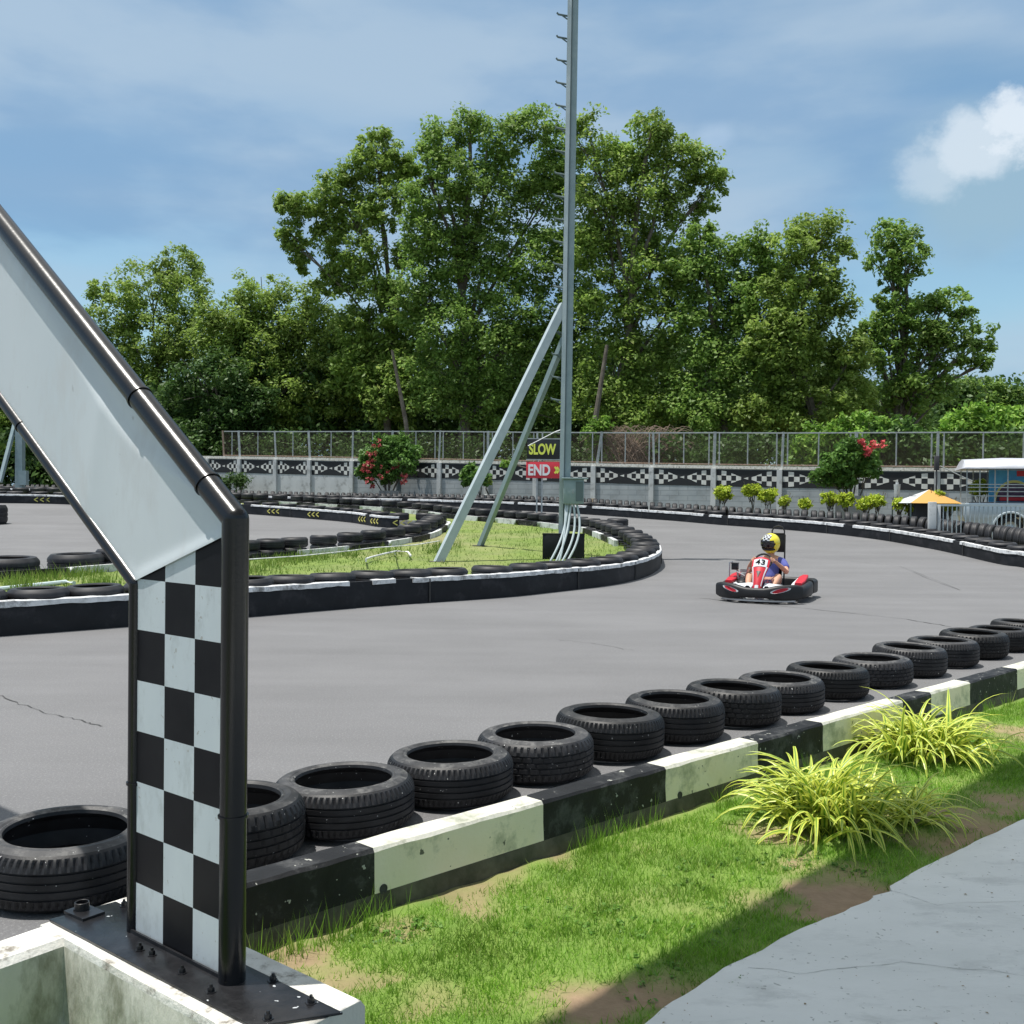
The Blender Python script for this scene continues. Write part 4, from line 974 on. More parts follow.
# far left pole with brace seen under the arch
f = on_ground(19, 503, 0); f = at_y(20, 492, 50); f.z = 1.1
t = empty('light_pole', tuple(f), 0, 'blue green steel pole with a slanting brace, seen under the arch beam', 'light pole')
mb = MB(); mb.box((f.x, f.y, f.z+4), (.34, .34, 8)); mb.build('pole', M['steel_paint'], t, tuple(f))
mb = MB(); mb.box((f.x+.25, f.y-.2, f.z+1.3), (.4, .3, .7)); mb.build('electric_box', M['steel_paint'], t, tuple(f))
a = at_y(0, 482, 49); b = at_y(14, 428, 50); mb = MB(); mb.bar(a, b+(b-a)*.5, .16); mb.build('brace', M['steel_paint'], t, tuple(f))
# ================================================================ PAINTED WALL AND FENCE
def wallY(px): return 47.27/(1+.47*(px-512)/1024)
def WP(px, py, back_=0.0):
    d = ray(px, py); n = Vector((.47, 1, 0)).normalized(); o = Vector((0, 0, CAMZ)); p0 = Vector((0, 47.27+back_*1.1, 0)); t_ = (p0-o).dot(n)/d.dot(n); return o+d*t_
WD = (WP(940, 470)-WP(276, 470)); WD.z = 0; WD.normalize(); WN = Vector((WD.y, -WD.x, 0))      # towards camera
topk = [(150, 455.2), (208, 456), (276, 457), (438, 460), (535, 462), (652, 464.5), (714, 465.5), (779, 466.5), (940, 468), (1024, 469), (1100, 470), (1520, 474)]
fenk = [(150, 431), (224, 431), (276, 431.3), (438, 431), (535, 432), (652, 432.5), (714, 432.3), (779, 432.6), (940, 432), (1024, 432), (1100, 432), (1520, 431)]
def interp(tb, x):
    for i in range(len(tb)-1):
        if x <= tb[i+1][0]: break
    a, b = tb[i], tb[i+1]; return a[1]+(b[1]-a[1])*(x-a[0])/(b[0]-a[0])
wcols = [170, 208, 240, 276, 310, 352.5, 396, 440, 487, 536, 594, 652, 714, 780, 856, 937.5, 1030, 1135, 1245, 1370, 1510]
fposts = [224, 240, 276, 310, 352.5, 393, 439, 488, 538, 597, 654, 714, 782, 856, 937.5, 1030, 1135, 1245, 1370, 1510]
wz = lambda px: WP(px, interp(topk, px)).z
fz = lambda px: WP(px, interp(fenk, px)).z
w0_ = WP(150, 470)
wl = empty('boundary_wall', (w0_.x, w0_.y, 1.0), 0, 'long grey block wall with a black checkered banner band and concrete columns', 'wall')
WO = (w0_.x, w0_.y, 1.0)
FR = Matrix(((WD.x, -WN.x, 0), (WD.y, -WN.y, 0), (0, 0, 1)))       # local x along the wall, y away
wobjR = FR.to_4x4()
def wparts(name, m, mb): o = mb.build(name, m, wl, WO); return o
BH = .70
for i in range(len(wcols)-1):
    a, b = wcols[i], wcols[i+1]; A = WP(a, 470); B = WP(b, 470); za, zb_ = wz(a), wz(b); Lw = (B-A).length
    mb = MB()
    def pt(P, z, o=0): return (P.x+WN.x*o, P.y+WN.y*o, z)
    m_ = M['wall_pale'] if (240 <= a < 350) else M['wall_block']
    o_ = len(mb.v)
    mb.add([pt(A, .2), pt(B, .2), pt(B, zb_-.01), pt(A, za-.01), pt(A, .2, -.16), pt(B, .2, -.16), pt(B, zb_-.01, -.16), pt(A, za-.01, -.16)], [(0, 1, 2, 3), (4, 7, 6, 5), (3, 2, 6, 7), (0, 4, 5, 1)])
    ob_ = bpy.data.objects.new('wall_bay', mb.mesh('wall_bay', m_, tuple(A)))
    COL.objects.link(ob_); ob_.data.transform(wobjR.inverted()); ob_.matrix_parent_inverse = Matrix(); ob_.parent = wl; ob_.location = (A.x-WO[0], A.y-WO[1], 0-WO[2]+A.z); ob_.rotation_euler = (0, 0, math.atan2(WD.y, WD.x))
    # coping
    mb = MB(); mb.add([pt(A, za-.13, .05), pt(B, zb_-.13, .05), pt(B, zb_, .05), pt(A, za, .05), pt(A, za-.13, -.22), pt(B, zb_-.13, -.22), pt(B, zb_, -.22), pt(A, za, -.22)], [(0, 1, 2, 3), (4, 7, 6, 5), (3, 2, 6, 7), (0, 4, 5, 1), (0, 3, 7, 4), (1, 5, 6, 2)]); wparts('coping', M['old_concrete_top'], mb)
    # band
    if a >= 200:
        mb = MB(); bt = .17; mb.add([pt(A, za-bt-BH, .012), pt(B, zb_-bt-BH, .012), pt(B, zb_-bt, .012), pt(A, za-bt, .012)], [(0, 1, 2, 3)])
        def bp_(s, v): z = (za+(zb_-za)*s/Lw)-bt-BH/2+v; return (A.x+WD.x*s+WN.x*.018, A.y+WD.y*s+WN.y*.018, z)
        half = Lw/2; cw = min(.225, (half-.34)/5)
        for sgn in (0, 1):
            U = lambda k: .12+k*cw
            def cell(k, z0a, z1a, z0b, z1b):
                mb.add([bp_(s if not sgn else Lw-s, v) for s, v in ((U(k), z0a), (U(k+1), z0b), (U(k+1), z1b), (U(k), z1a))], [(0, 1, 2, 3)], 1)
            cell(0, -.105, .105, -.105, .105)
            for g_ in (1, -1):
                cell(1, g_*.105, g_*.31, g_*.105, g_*.29); cell(3, g_*.105, g_*.215, g_*.105, g_*.135)
            cell(2, -.105, .105, -.105, .105); cell(4, -.12, .12, -.06, .06)
        mb.add([bp_(half-.12, 0), bp_(half+.08, -.055), bp_(half+.08, .055)], [(0, 1, 2)], 1)
        o = mb.build('checkered_banner', [M['band_black'], M['band_white']], wl, WO)
for i, c_ in enumerate(wcols):
    A = WP(c_, 470); za = wz(c_); mb = MB(); w_ = .21
    mb.box((A.x+WN.x*.02, A.y+WN.y*.02, (za-.13+.2)/2), (w_, .24, za-.13-.2), math.atan2(WD.y, WD.x)); wparts('column', M['wall_pale'], mb)
# stains on one column foot
mb = MB(); A = WP(594, 500); mb.box((A.x+WN.x*.143, A.y+WN.y*.143, 1.30), (.23, .006, .75), math.atan2(WD.y, WD.x)); mb.build('brown_stain', mat('stain', (.36, .27, .18), (.45, .38, .28), rough=.9, scale=5), wl, WO)
fn = empty('chain_link_fence', (w0_.x, w0_.y, 3.5), 0, 'rusty chain link fence on steel posts along the top of the painted wall', 'fence'); FO = (w0_.x, w0_.y, 3.5)
for i, c_ in enumerate(fposts):
    A = WP(c_, 460, .1); za, zf = wz(c_), fz(c_); mb = MB(); lean = random.uniform(-.06, .06)
    if c_ == 597: lean = .22
    if c_ < 320: lean = -.1
    mb.bar((A.x, A.y, za-.02), (A.x+WD.x*lean, A.y+WD.y*lean, zf+.03), .11 if i % 2 else .085)
    if c_ > 430: 
        for k in (-.22, .22): mb.bar((A.x+WD.x*k, A.y+WD.y*k, za+.03), (A.x+WD.x*k, A.y+WD.y*k, zf-.01), .05)
    mb.build('post', M['galv'] if c_ > 230 else M['rusty'], fn, FO)
    if i+1 < len(fposts):
        B = WP(fposts[i+1], 460, .1); zb_, zg = wz(fposts[i+1]), fz(fposts[i+1]); mid = (A+B)/2; mb = MB()
        mb.bar((A.x, A.y, zf-.01), (B.x, B.y, zg-.01), .05); mb.build('top_rail', M['galv'], fn, FO)
        mb = MB(); mb.bar((A.x, A.y, za+.06), (B.x, B.y, zb_+.06), .05); mb.build('bottom_rail', M['rusty'], fn, FO)
        mb = MB(); mb.bar((mid.x, mid.y, (za+zb_)/2+.05), (mid.x, mid.y, (zf+zg)/2), .045); mb.build('middle_post', M['galv'], fn, FO)
        mb = MB(); mb.add([(A.x, A.y, za+.05), (B.x, B.y, zb_+.05), (B.x, B.y, zg-.02), (A.x, A.y, zf-.02)], [(0, 1, 2, 3)])
        ob_ = bpy.data.objects.new('wire_mesh', mb.mesh('wire_mesh', M['chain_link'], tuple(A))); COL.objects.link(ob_); ob_.data.transform(wobjR.inverted()); ob_.parent = fn
        ob_.location = (A.x-FO[0], A.y-FO[1], A.z-FO[2]); ob_.rotation_euler = (0, 0, math.atan2(WD.y, WD.x))
# ---- signs
def txt(s, size, m, off=.012, ext=.008):
    cu = bpy.data.curves.new('t', 'FONT'); cu.body = s; cu.size = size; cu.align_x = 'CENTER'; cu.align_y = 'CENTER'; cu.extrude = ext; cu.offset = off
    o = bpy.data.objects.new('t', cu); COL.objects.link(o); bpy.context.view_layer.update()
    me = bpy.data.meshes.new_from_object(o.evaluated_get(bpy.context.evaluated_depsgraph_get())); bpy.data.objects.remove(o); me.materials.clear(); me.materials.append(m); return me
def fit(me, w_, h_):
    xs = [v.co.x for v in me.vertices]; ys = [v.co.y for v in me.vertices]; cx, cy = (min(xs)+max(xs))/2, (min(ys)+max(ys))/2; a, b = w_/(max(xs)-min(xs)), h_/(max(ys)-min(ys))
    for v in me.vertices: v.co.x = (v.co.x-cx)*a; v.co.y = (v.co.y-cy)*b
    return me
SY = 41.0
def sign(x0, y0, x1, y1, word, mb_, ml, lw, lh, lx, label):
    a = at_y(x0, y1, SY); b = at_y(x1, y0, SY); c = (a+b)/2; W_, H_ = b.x-a.x, b.z-a.z
    t = empty('sign', (c.x, c.y, a.z), 0, label, 'sign'); og = (c.x, c.y, a.z)
    mb = MB(); mb.box((c.x, c.y, c.z), (W_, .06, H_)); mb.build('board', mb_, t, og, bev=.008)
    me = fit(txt(word, 1, ml, .035), W_*lw, H_*lh); o = inst('lettering', me, (W_*lx, -.045, H_/2), (R(90), 0, 0), t)
    return t, og, c, W_, H_
t, og, c, W_, H_ = sign(527, 439.5, 561, 459, 'SLOW', M['sign_black'], M['sign_yellow'], .80, .56, -.045, 'black sign reading SLOW in yellow letters, above the END sign')
for k in (1, -1):
    mb = MB(); mb.box((c.x, c.y-.01, c.z+k*(H_/2+.02)), (W_+.06, .08, .04)); mb.build('frame', M['galv'], t, og)
t, og, c, W_, H_ = sign(526, 462, 561.5, 478, 'END', M['sign_red'], M['sign_white'], .62, .68, -.13, 'red sign reading END in white letters, below the SLOW sign')
mb = MB()
for k in (1, -1):
    mb.bar((c.x+W_*.31, c.y-.04, c.z+k*.13), (c.x+W_*.37, c.y-.04, c.z), .02, .07); mb.bar((c.x+W_*.37, c.y-.04, c.z+k*.13), (c.x+W_*.43, c.y-.04, c.z), .02, .07)
mb.build('arrow_mark', M['sign_yellow'], t, og)
for px, lb in ((537.5, 'left thin steel post carrying the SLOW and END signs'), (542.5, 'right thin steel post carrying the SLOW and END signs')):
    a = at_y(px, 432, SY+.08); mb = MB(); gz_ = ground(a.x, a.y); mb.bar((a.x, a.y, gz_), (a.x, a.y, a.z), .06, .06)
    tag(mb.build('sign_post', M['galv'], None, (a.x, a.y, gz_)), lb, 'post')
# ================================================================ TREES
def tree(Y, base_px, blobs, m, label, name='tree', dens=1.0, L=.22, W=.12, droop=.3, group='trees behind the wall', trunk_r=.28, clr=.80, nl=68, dscale=.8, trunk_top=None, limbs=True):
    base = at_y(base_px, 500, Y); base.z = ground(base.x, Y)
    t = empty(name, tuple(base), 0, label, 'tree', group); bo = tuple(base)
    cs = []; sp = []; cen = []
    for (cx, cy, rx, ry) in blobs:
        c = at_y(cx, cy, Y+random.uniform(-1, 1)*.6); rx_, ry_ = rx*1.02*Y/1024, ry*1.02*Y/1024; rd = max(rx_, ry_)*dscale
        cen.append((c, rx_, ry_)); vol = 4.19*rx_*ry_*rd; surf = 4*PI*((rx_*ry_+rx_*rd+ry_*rd)/3)
        n = int(surf*.85*dens/(clr*clr))+5
        for _ in range(n):
            d = RNG.normal(size=3); d /= np.linalg.norm(d); r = random.uniform(.30, 1.1)**.6
            k = 1+.38*mnoise.noise(Vector(d)*2.3+c)
            cs.append((c.x+d[0]*rx_*r*k, c.y+d[1]*rd*r*k, c.z+d[2]*ry_*r*k)); sp.append(clr*random.uniform(.45, 1.1)*min(1, .45+rx_/3))
    V = leaves(cs, sp, nl, L, W, droop, .8, .75); o = np.array(bo)
    inst('crown', quads_mesh('crown', V-o, 4, m), (0, 0, 0), parent=t)
    # trunk and limbs
    top = max(cen, key=lambda e: e[0].z)[0] if trunk_top is None else trunk_top
    mb = MB(); nseg = 9; P = []
    mid = base.lerp(top, .5)
    for i in range(nseg+1):
        u = i/nseg; p = base.lerp(top, u); w_ = Vector((mnoise.noise(Vector((u*2.5, Y, base.x))), mnoise.noise(Vector((u*2.5, base.x, 5))), 0))*1.1*math.sin(PI*u); P.append(p+w_)
    mb.tube(P, [trunk_r*(1-.8*i/nseg) for i in range(nseg+1)], 8)
    if limbs:
        for c, rx_, ry_ in (cen if limbs == 2 else cen[::3]):
            a = P[int(clamp((c.z-base.z)/(top.z-base.z+.01)*.65, .1, .9)*nseg)]; q = []
            for i in range(6):
                u = i/5; p = a.lerp(c, u); p.z += .5*math.sin(PI*u)*.5; q.append(p+Vector((mnoise.noise(p*.4), mnoise.noise(p*.4+Vector((9, 0, 0))), 0))*.4*math.sin(PI*u))
            mb.tube(q, [trunk_r*.38*(1-.75*i/5) for i in range(6)], 6)
            for _ in range(3):
                e = c+Vector((random.uniform(-1, 1)*rx_*.9, random.uniform(-1, 1)*rx_*.6, random.uniform(-.6, .9)*ry_)); mb.tube([q[3], q[4].lerp(e, .5), e], [trunk_r*.14, trunk_r*.09, .02], 5)
    mb.build('trunk', M['bark'], t, bo, smooth=True)
    return t
T = tree
T(66, 150, [(150, 285, 30, 30), (178, 268, 22, 20), (190, 300, 22, 26), (118, 312, 26, 28), (150, 345, 48, 38), (120, 370, 36, 40), (185, 350, 30, 40), (100, 292, 12, 14)], M['leaf_olive'], 'leftmost tall tree, pale green crown rising beside the arch beam', dens=.9)
T(62, 268, [(262, 298, 30, 24), (235, 318, 30, 26), (290, 320, 34, 30), (316, 305, 20, 20), (255, 345, 48, 34), (310, 350, 38, 34), (275, 390, 60, 40), (335, 385, 34, 40), (225, 350, 26, 30), (345, 340, 26, 28), (215, 335, 24, 26)], M['leaf_olive'], 'rounded yellowish green tree left of the drooping tree')
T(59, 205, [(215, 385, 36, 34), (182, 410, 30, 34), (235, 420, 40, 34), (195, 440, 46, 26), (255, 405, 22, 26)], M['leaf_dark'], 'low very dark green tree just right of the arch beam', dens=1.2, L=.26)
T(60, 395, [(376, 146, 20, 18), (362, 168, 22, 18), (392, 168, 22, 18), (338, 190, 22, 16), (310, 203, 22, 12), (287, 205, 14, 10), (290, 232, 10, 20), (300, 255, 12, 18), (330, 235, 22, 22), (355, 215, 26, 20), (385, 205, 22, 22), (345, 270, 20, 22), (365, 255, 22, 18), (330, 280, 12, 16),
            (370, 300, 24, 24), (355, 330, 22, 26), (385, 345, 30, 26), (360, 375, 30, 30), (400, 300, 18, 20), (390, 390, 34, 34), (410, 165, 14, 14), (408, 255, 18, 16), (405, 335, 26, 26), (412, 375, 30, 30)], M['leaf_tree'], 'tall tree with drooping left branches and open gaps in its crown', dens=1.0, clr=.7, L=.28, W=.12, droop=.9, trunk_r=.26, nl=56, limbs=1)
T(57, 460, [(440, 140, 24, 20), (425, 200, 22, 26), (418, 235, 20, 26), (415, 290, 22, 30), (425, 320, 24, 24), (470, 128, 22, 18), (498, 145, 26, 22), (530, 128, 26, 18), (552, 150, 22, 24), (428, 165, 18, 16), (455, 180, 34, 26), (510, 185, 36, 30), (545, 200, 28, 34), (462, 225, 34, 30), (440, 260, 28, 26), (495, 245, 36, 34), (535, 260, 34, 36), (470, 285, 38, 34), (520, 310, 38, 36),
            (450, 330, 36, 32), (500, 355, 40, 32), (545, 350, 30, 36), (440, 385, 40, 34), (490, 400, 44, 34), (540, 400, 34, 34), (566, 180, 20, 26), (570, 240, 22, 34), (572, 310, 22, 36), (568, 370, 24, 34)], M['leaf_tree_deep'], 'tallest broad tree directly left of the light pole', dens=1.0, trunk_r=.4)
T(55, 600, [(590, 140, 24, 22), (615, 160, 24, 20), (652, 128, 24, 18), (675, 148, 24, 18), (640, 160, 28, 20), (700, 165, 20, 16), (716, 185, 12, 18), (705, 205, 14, 12), (690, 190, 16, 14), (600, 190, 32, 26), (645, 200, 36, 26), (620, 235, 40, 30), (670, 235, 30, 28), (590, 250, 30, 30), (640, 280, 44, 34), (690, 280, 28, 28),
            (600, 310, 36, 36), (660, 325, 42, 34), (615, 365, 40, 34), (665, 380, 42, 34), (600, 405, 34, 30), (640, 420, 40, 24)], M['leaf_tree'], 'tall bushy tree directly right of the light pole with one bare limb', dens=1.0, trunk_r=.36)
T(53, 735, [(725, 250, 22, 16), (700, 235, 16, 16), (690, 260, 18, 20), (775, 275, 18, 20), (785, 330, 20, 30), (705, 275, 24, 20), (745, 268, 24, 22), (760, 245, 18, 18), (730, 300, 34, 26), (765, 305, 28, 26), (700, 325, 30, 30), (745, 345, 38, 30), (705, 370, 34, 32), (745, 390, 40, 32), (700, 415, 40, 26)], M['leaf_tree_deep'], 'medium tree right of centre with a lower even crown', dens=1.0)
T(51, 800, [(818, 228, 26, 14), (795, 245, 22, 16), (830, 250, 20, 14), (800, 272, 24, 18), (826, 285, 24, 16), (835, 305, 20, 18), (850, 360, 16, 30), (855, 400, 18, 26), (800, 308, 28, 22), (790, 340, 34, 26), (825, 345, 26, 26), (835, 375, 22, 22), (770, 340, 24, 30), (772, 290, 14, 16), (790, 380, 34, 28), (815, 410, 38, 26), (770, 415, 34, 24)], M['leaf_olive'], 'tree with leaning upright crown left of the sky gap', dens=1.0, clr=.72)
T(56, 900, [(893, 234, 26, 14), (912, 250, 22, 12), (888, 258, 22, 14), (905, 270, 20, 12), (892, 285, 16, 10), (885, 300, 10, 9), (885, 322, 20, 16), (915, 305, 24, 16), (945, 302, 20, 14), (905, 335, 28, 20), (880, 355, 22, 20), (940, 330, 22, 16), (968, 318, 16, 14), (985, 340, 14, 16), (965, 355, 16, 12), (900, 375, 26, 20), (940, 372, 16, 12), (985, 362, 10, 8), (880, 400, 26, 20), (912, 405, 24, 18), (945, 392, 14, 10), (925, 345, 28, 24), (900, 310, 22, 16), (955, 335, 20, 16), (870, 335, 14, 20), (915, 385, 26, 20)],
  M['leaf_tree_deep'], 'right hand tree with a high round tuft and sparse side branches', dens=.7, clr=.62, L=.24, W=.13, nl=40, limbs=2)
T(70, 985, [(960, 390, 20, 12), (985, 386, 20, 14), (1010, 395, 16, 12), (975, 410, 40, 18), (1010, 420, 30, 18)], M['leaf_tree_deep'], 'low distant tree at the right edge behind the bright shrubs')
T(60, 40, [(20, 395, 40, 40), (60, 410, 34, 40), (10, 440, 40, 30), (70, 450, 36, 26), (30, 340, 40, 40)], M['leaf_olive'], 'tree seen beneath the arch beam behind the far left pole')
# thicket filling the back of the wood
cs = []; sp = []
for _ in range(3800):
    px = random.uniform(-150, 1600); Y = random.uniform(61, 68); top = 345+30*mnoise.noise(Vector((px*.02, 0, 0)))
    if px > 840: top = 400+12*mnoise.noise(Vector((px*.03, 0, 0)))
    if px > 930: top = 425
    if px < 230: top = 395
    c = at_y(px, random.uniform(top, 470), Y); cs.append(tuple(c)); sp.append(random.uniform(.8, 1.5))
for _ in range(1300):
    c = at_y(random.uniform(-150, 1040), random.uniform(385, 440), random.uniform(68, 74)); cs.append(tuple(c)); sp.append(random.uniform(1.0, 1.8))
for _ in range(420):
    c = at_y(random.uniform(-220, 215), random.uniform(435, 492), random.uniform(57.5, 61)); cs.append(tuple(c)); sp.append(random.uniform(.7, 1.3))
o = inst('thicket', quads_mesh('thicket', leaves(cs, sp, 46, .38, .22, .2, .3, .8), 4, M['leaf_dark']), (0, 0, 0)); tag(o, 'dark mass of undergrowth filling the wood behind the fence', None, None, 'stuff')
cs = []; sp = []
for _ in range(1400):
    px = random.uniform(-60, 1500); wy = wallY(px); c = at_y(px, random.uniform(436+10*mnoise.noise(Vector((px*.04, 3, 0))), 470), wy+random.uniform(1.6, 4.5)); cs.append(tuple(c)); sp.append(random.uniform(.4, .8))
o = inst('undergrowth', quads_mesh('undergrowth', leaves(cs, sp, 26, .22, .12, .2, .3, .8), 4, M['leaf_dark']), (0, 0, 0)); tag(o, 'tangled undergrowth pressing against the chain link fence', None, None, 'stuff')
# light bare trunks that show between the crowns
for k, (px0, px1, y1, Y, r_, lb) in enumerate(((592, 607, 345, 50, .17, 'pale slanting trunk behind the fence just right of the light pole'), (404, 392, 350, 53, .14, 'pale slanting trunk below the drooping tree'))):
    a = at_y(px0, 425, Y); b = at_y(px1, y1, Y); a = a+(a-b)*.9; a.z = max(a.z, .3); mb = MB(); mb.tube([a, a.lerp(b, .5)+Vector((.12, 0, 0)), b], [r_, r_*.8, r_*.5], 8)
    tag(mb.build('slender_tree', M['bark'], None, tuple(a), smooth=True), lb, 'tree trunk')
# ================================================================ SHRUBS
def shrub(name, Y, base_px, blobs, m, label, cat='shrub', nl=40, L=.12, W=.07, clr=.28, dens=1, group=None, flowers=None, stem=.035, zb=None, pot=None, spikes=None, cov_=.5, petal='petal'):
    base = at_y(base_px, 500, Y); base.z = ground(base.x, Y) if zb is None else zb; bo = tuple(base)
    t = empty(name, bo, 0, label, cat, group); cs = []; sp = []; cen = []
    for (cx, cy, rx, ry) in blobs:
        c = at_y(cx, cy, Y+random.uniform(-.3, .3)); rx_, ry_ = rx*Y/1024, ry*Y/1024; cen.append(c)
        n = int(4*PI*rx_*ry_*cov_/(clr*clr)*dens)+5
        for _ in range(n):
            d = RNG.normal(size=3); d /= np.linalg.norm(d); r = random.uniform(.35, 1)**.6; k = 1+.3*mnoise.noise(Vector(d)*2+c)
            cs.append((c.x+d[0]*rx_*r*k, c.y+d[1]*rx_*.8*r*k, c.z+d[2]*ry_*r*k)); sp.append(clr*random.uniform(.5, 1.1))
    o = np.array(bo); inst('foliage', quads_mesh('foliage', leaves(cs, sp, nl, L, W, .1, .5, .8)-o, 4, m), (0, 0, 0), parent=t)
    mb = MB()
    for c in cen:
        mb.tube([base+Vector((random.uniform(-.05, .05), 0, 0)), base.lerp(c, .5)+Vector((random.uniform(-.08, .08), 0, 0)), c], [stem, stem*.8, stem*.4], 6)
        for _ in range(3): mb.tube([base.lerp(c, .6), c+Vector((random.uniform(-.3, .3), random.uniform(-.2, .2), random.uniform(.0, .3)))], [stem*.5, .01], 5)
    mb.build('stem', M['bark'], t, bo, smooth=True)
    if flowers:
        cs = []; sp = []
        for cx, cy, r_, n in flowers:
            for _ in range(n):
                a = random.uniform(0, 6.28); q = r_*math.sqrt(random.random()); c = at_y(cx+q*math.cos(a), cy+q*math.sin(a), Y-.7+random.uniform(-.25, .3)); cs.append(tuple(c)); sp.append(.12)
        inst('blossom', quads_mesh('blossom', leaves(cs, sp, 12, .11, .09, 0, .5, .8)-o, 4, M[petal]), (0, 0, 0), parent=t)
    return t
shrub('flowering_shrub', 48.7, 388, [(388, 448, 18, 14), (375, 460, 18, 14), (402, 462, 16, 14), (385, 474, 18, 10), (400, 442, 10, 10), (366, 468, 10, 14), (412, 452, 10, 8)], M['leaf_mid'], 'bougainvillea with dull red flowers spilling over the painted wall left of the braces', L=.16, W=.09, flowers=[(372, 458, 7, 9), (368, 470, 6, 7), (370, 482, 5, 6), (385, 472, 7, 4), (405, 478, 6, 5), (398, 466, 6, 3), (378, 444, 8, 3)], zb=1.4)
a = at_y(390, 488, 48.9); mb = MB(); mb.box((a.x, a.y, 1.45), (.95, .7, 1.0)); tag(mb.build('planter', M['pot'], None, (a.x, a.y, 1.0), bev=.02), 'square grey planter under the bougainvillea with dull red flowers', 'planter')
shrub('flowering_shrub', 37.8, 852, [(852, 462, 24, 14), (828, 474, 16, 10), (835, 465, 20, 13), (868, 470, 14, 12), (850, 448, 16, 12), (845, 480, 16, 8), (862, 455, 14, 14)], M['leaf_mid'], 'dark green shrub with a few bright red flowers in front of the fence', L=.17, W=.09, flowers=[(868, 451, 4, 9), (862, 443, 3, 3), (874, 445, 4, 4), (884, 442, 3, 2)], zb=1.2, petal='petal_bright')
a = at_y(851, 500, 37.8); mb = MB(); mb.box((a.x, a.y, 1.1), (.95, .7, 1.5)); tag(mb.build('planter', M['pot'], None, (a.x, a.y, .7), bev=.02), 'tall grey planter below the shrub with bright red flowers', 'planter')
shrub('shrub', 42.5, 825, [(822, 440, 24, 18), (805, 452, 16, 14), (845, 430, 22, 16), (870, 425, 24, 14), (835, 455, 20, 14)], M['leaf_bright'], 'bright green shrub pushing through the fence above the painted wall', L=.2, W=.11, clr=.4, zb=1.6)
shrub('shrub', 42.5, 900, [(893, 432, 24, 18), (880, 450, 24, 16), (915, 445, 20, 18), (700, 455, 10, 8)][:3], M['leaf_mid'], 'mid green shrub behind the fence between the red flowers and the van', L=.2, W=.11, clr=.4, zb=1.6)
shrub('shrub', 43, 975, [(985, 418, 28, 14), (965, 432, 24, 18), (1000, 435, 34, 18), (960, 452, 24, 12), (940, 455, 14, 10), (1025, 425, 20, 20)], M['leaf_bright'], 'large bright green shrub behind the fence above the parked pickup', L=.22, W=.13, clr=.42, zb=1.6)
shrub('shrub', 46.5, 598, [(593, 432, 10, 12), (603, 426, 9, 9), (597, 445, 11, 12)], M['leaf_bright'], 'light green sapling behind the fence right beside the light pole', L=.17, W=.09, clr=.3, zb=1.8, cov_=.35)
shrub('shrub', 52.4, 236, [(236, 478, 9, 6), (228, 484, 6, 7), (244, 482, 7, 9)], M['leaf_dark'], 'dark drooping plant against the painted wall beside the arch beam', L=.25, W=.05, clr=.35, zb=1.0)
shrub('potted_shrub', 46.3, 480, [(472, 470, 7, 7), (467, 480, 6, 8), (480, 477, 7, 8)], M['leaf_mid'], 'leafy potted shrub against the wall seen between the pole braces', L=.22, W=.12, clr=.25, zb=1.5)
a = at_y(488, 489, 46.8); mb = MB(); mb.lathe([(.24, 0), (.32, .75), (.36, .78), (.32, .80), (.0001, .76)], 16, 0, Matrix.Translation((a.x, a.y, 1.0))); tag(mb.build('plant_pot', M['wall_pale'], None, (a.x, a.y, 1.0), smooth=True), 'pale tall pot holding dry plants beside the wall, between the braces', 'pot')
shrub('dry_plant', 46.8, 488, [(487, 482, 6, 3)], M['leaf_olive'], 'small dry plant growing in the pale pot between the braces', 'plant', L=.12, clr=.15, zb=1.75)
shrub('shrub', 44, 545, [(505, 463, 4, 4), (545, 470, 3, 3)], M['leaf_bright'], 'scraps of light green growth showing through the fence near the signs', L=.1, clr=.2, zb=2.8)
# dry brush heap behind the fence
base = at_y(640, 500, 46.6); base.z = 1.2; mb = MB(); rr = random.Random(5)
for _ in range(230):
    px = rr.gauss(638, 14); a = at_y(px, 465, 46.6+rr.uniform(-.6, .6)); P = []; sgn = rr.choice((-1, 1)); L_ = rr.uniform(.6, 2.0); hh = rr.uniform(.8, 2.0)
    for i in range(7): u = i/6; P.append(a+Vector((sgn*L_*u, rr.uniform(-.05, .05), hh*math.sin(u*2.2)-.2*u+rr.uniform(-.04, .04))))
    mb.tube(P, [.022*(1-.7*i/6) for i in range(7)], 4)
tag(mb.build('dry_bush', M['twig'], None, tuple(base)), 'leafless tangle of dry brown branches behind the fence right of the light pole', 'bush')
# small round yellow green shrubs in front of the wall
TOP = [(723, 493, 9.5, 8), (752, 490, 9.5, 8), (768, 495, 10, 8), (784, 501, 5, 5), (805, 504, 6.5, 6), (830, 498, 9, 7), (846, 499, 8, 7), (866, 504, 9, 7), (877, 500, 8, 7), (899, 504, 6, 6), (914, 508, 8, 9), (937, 497, 8, 6), (950, 506, 10, 5), (980, 488, 9, 9)]
lbs = ['leftmost round lime green shrub in front of the painted wall', 'left one of the two touching lime shrubs below a wall column', 'right one of the two touching lime shrubs below a wall column', 'tiny lime seedling shrub right beside the pair of round shrubs', 'small thin lime shrub standing alone in front of the wall', 'lime shrub just left of the tall grey planter', 'lime shrub just in front of the tall grey planter', 'lime shrub right of the tall planter, left of a touching pair', 'lime shrub right of the tall planter, right of a touching pair', 'narrow lime shrub below the small white lamp', 'lime and bronze shrub at the left end of the orange canopy', 'lime shrub under the top of the orange canopy', 'low lime shrub beneath the right side of the orange canopy', 'lime shrub beside the bright poster under the van roof']
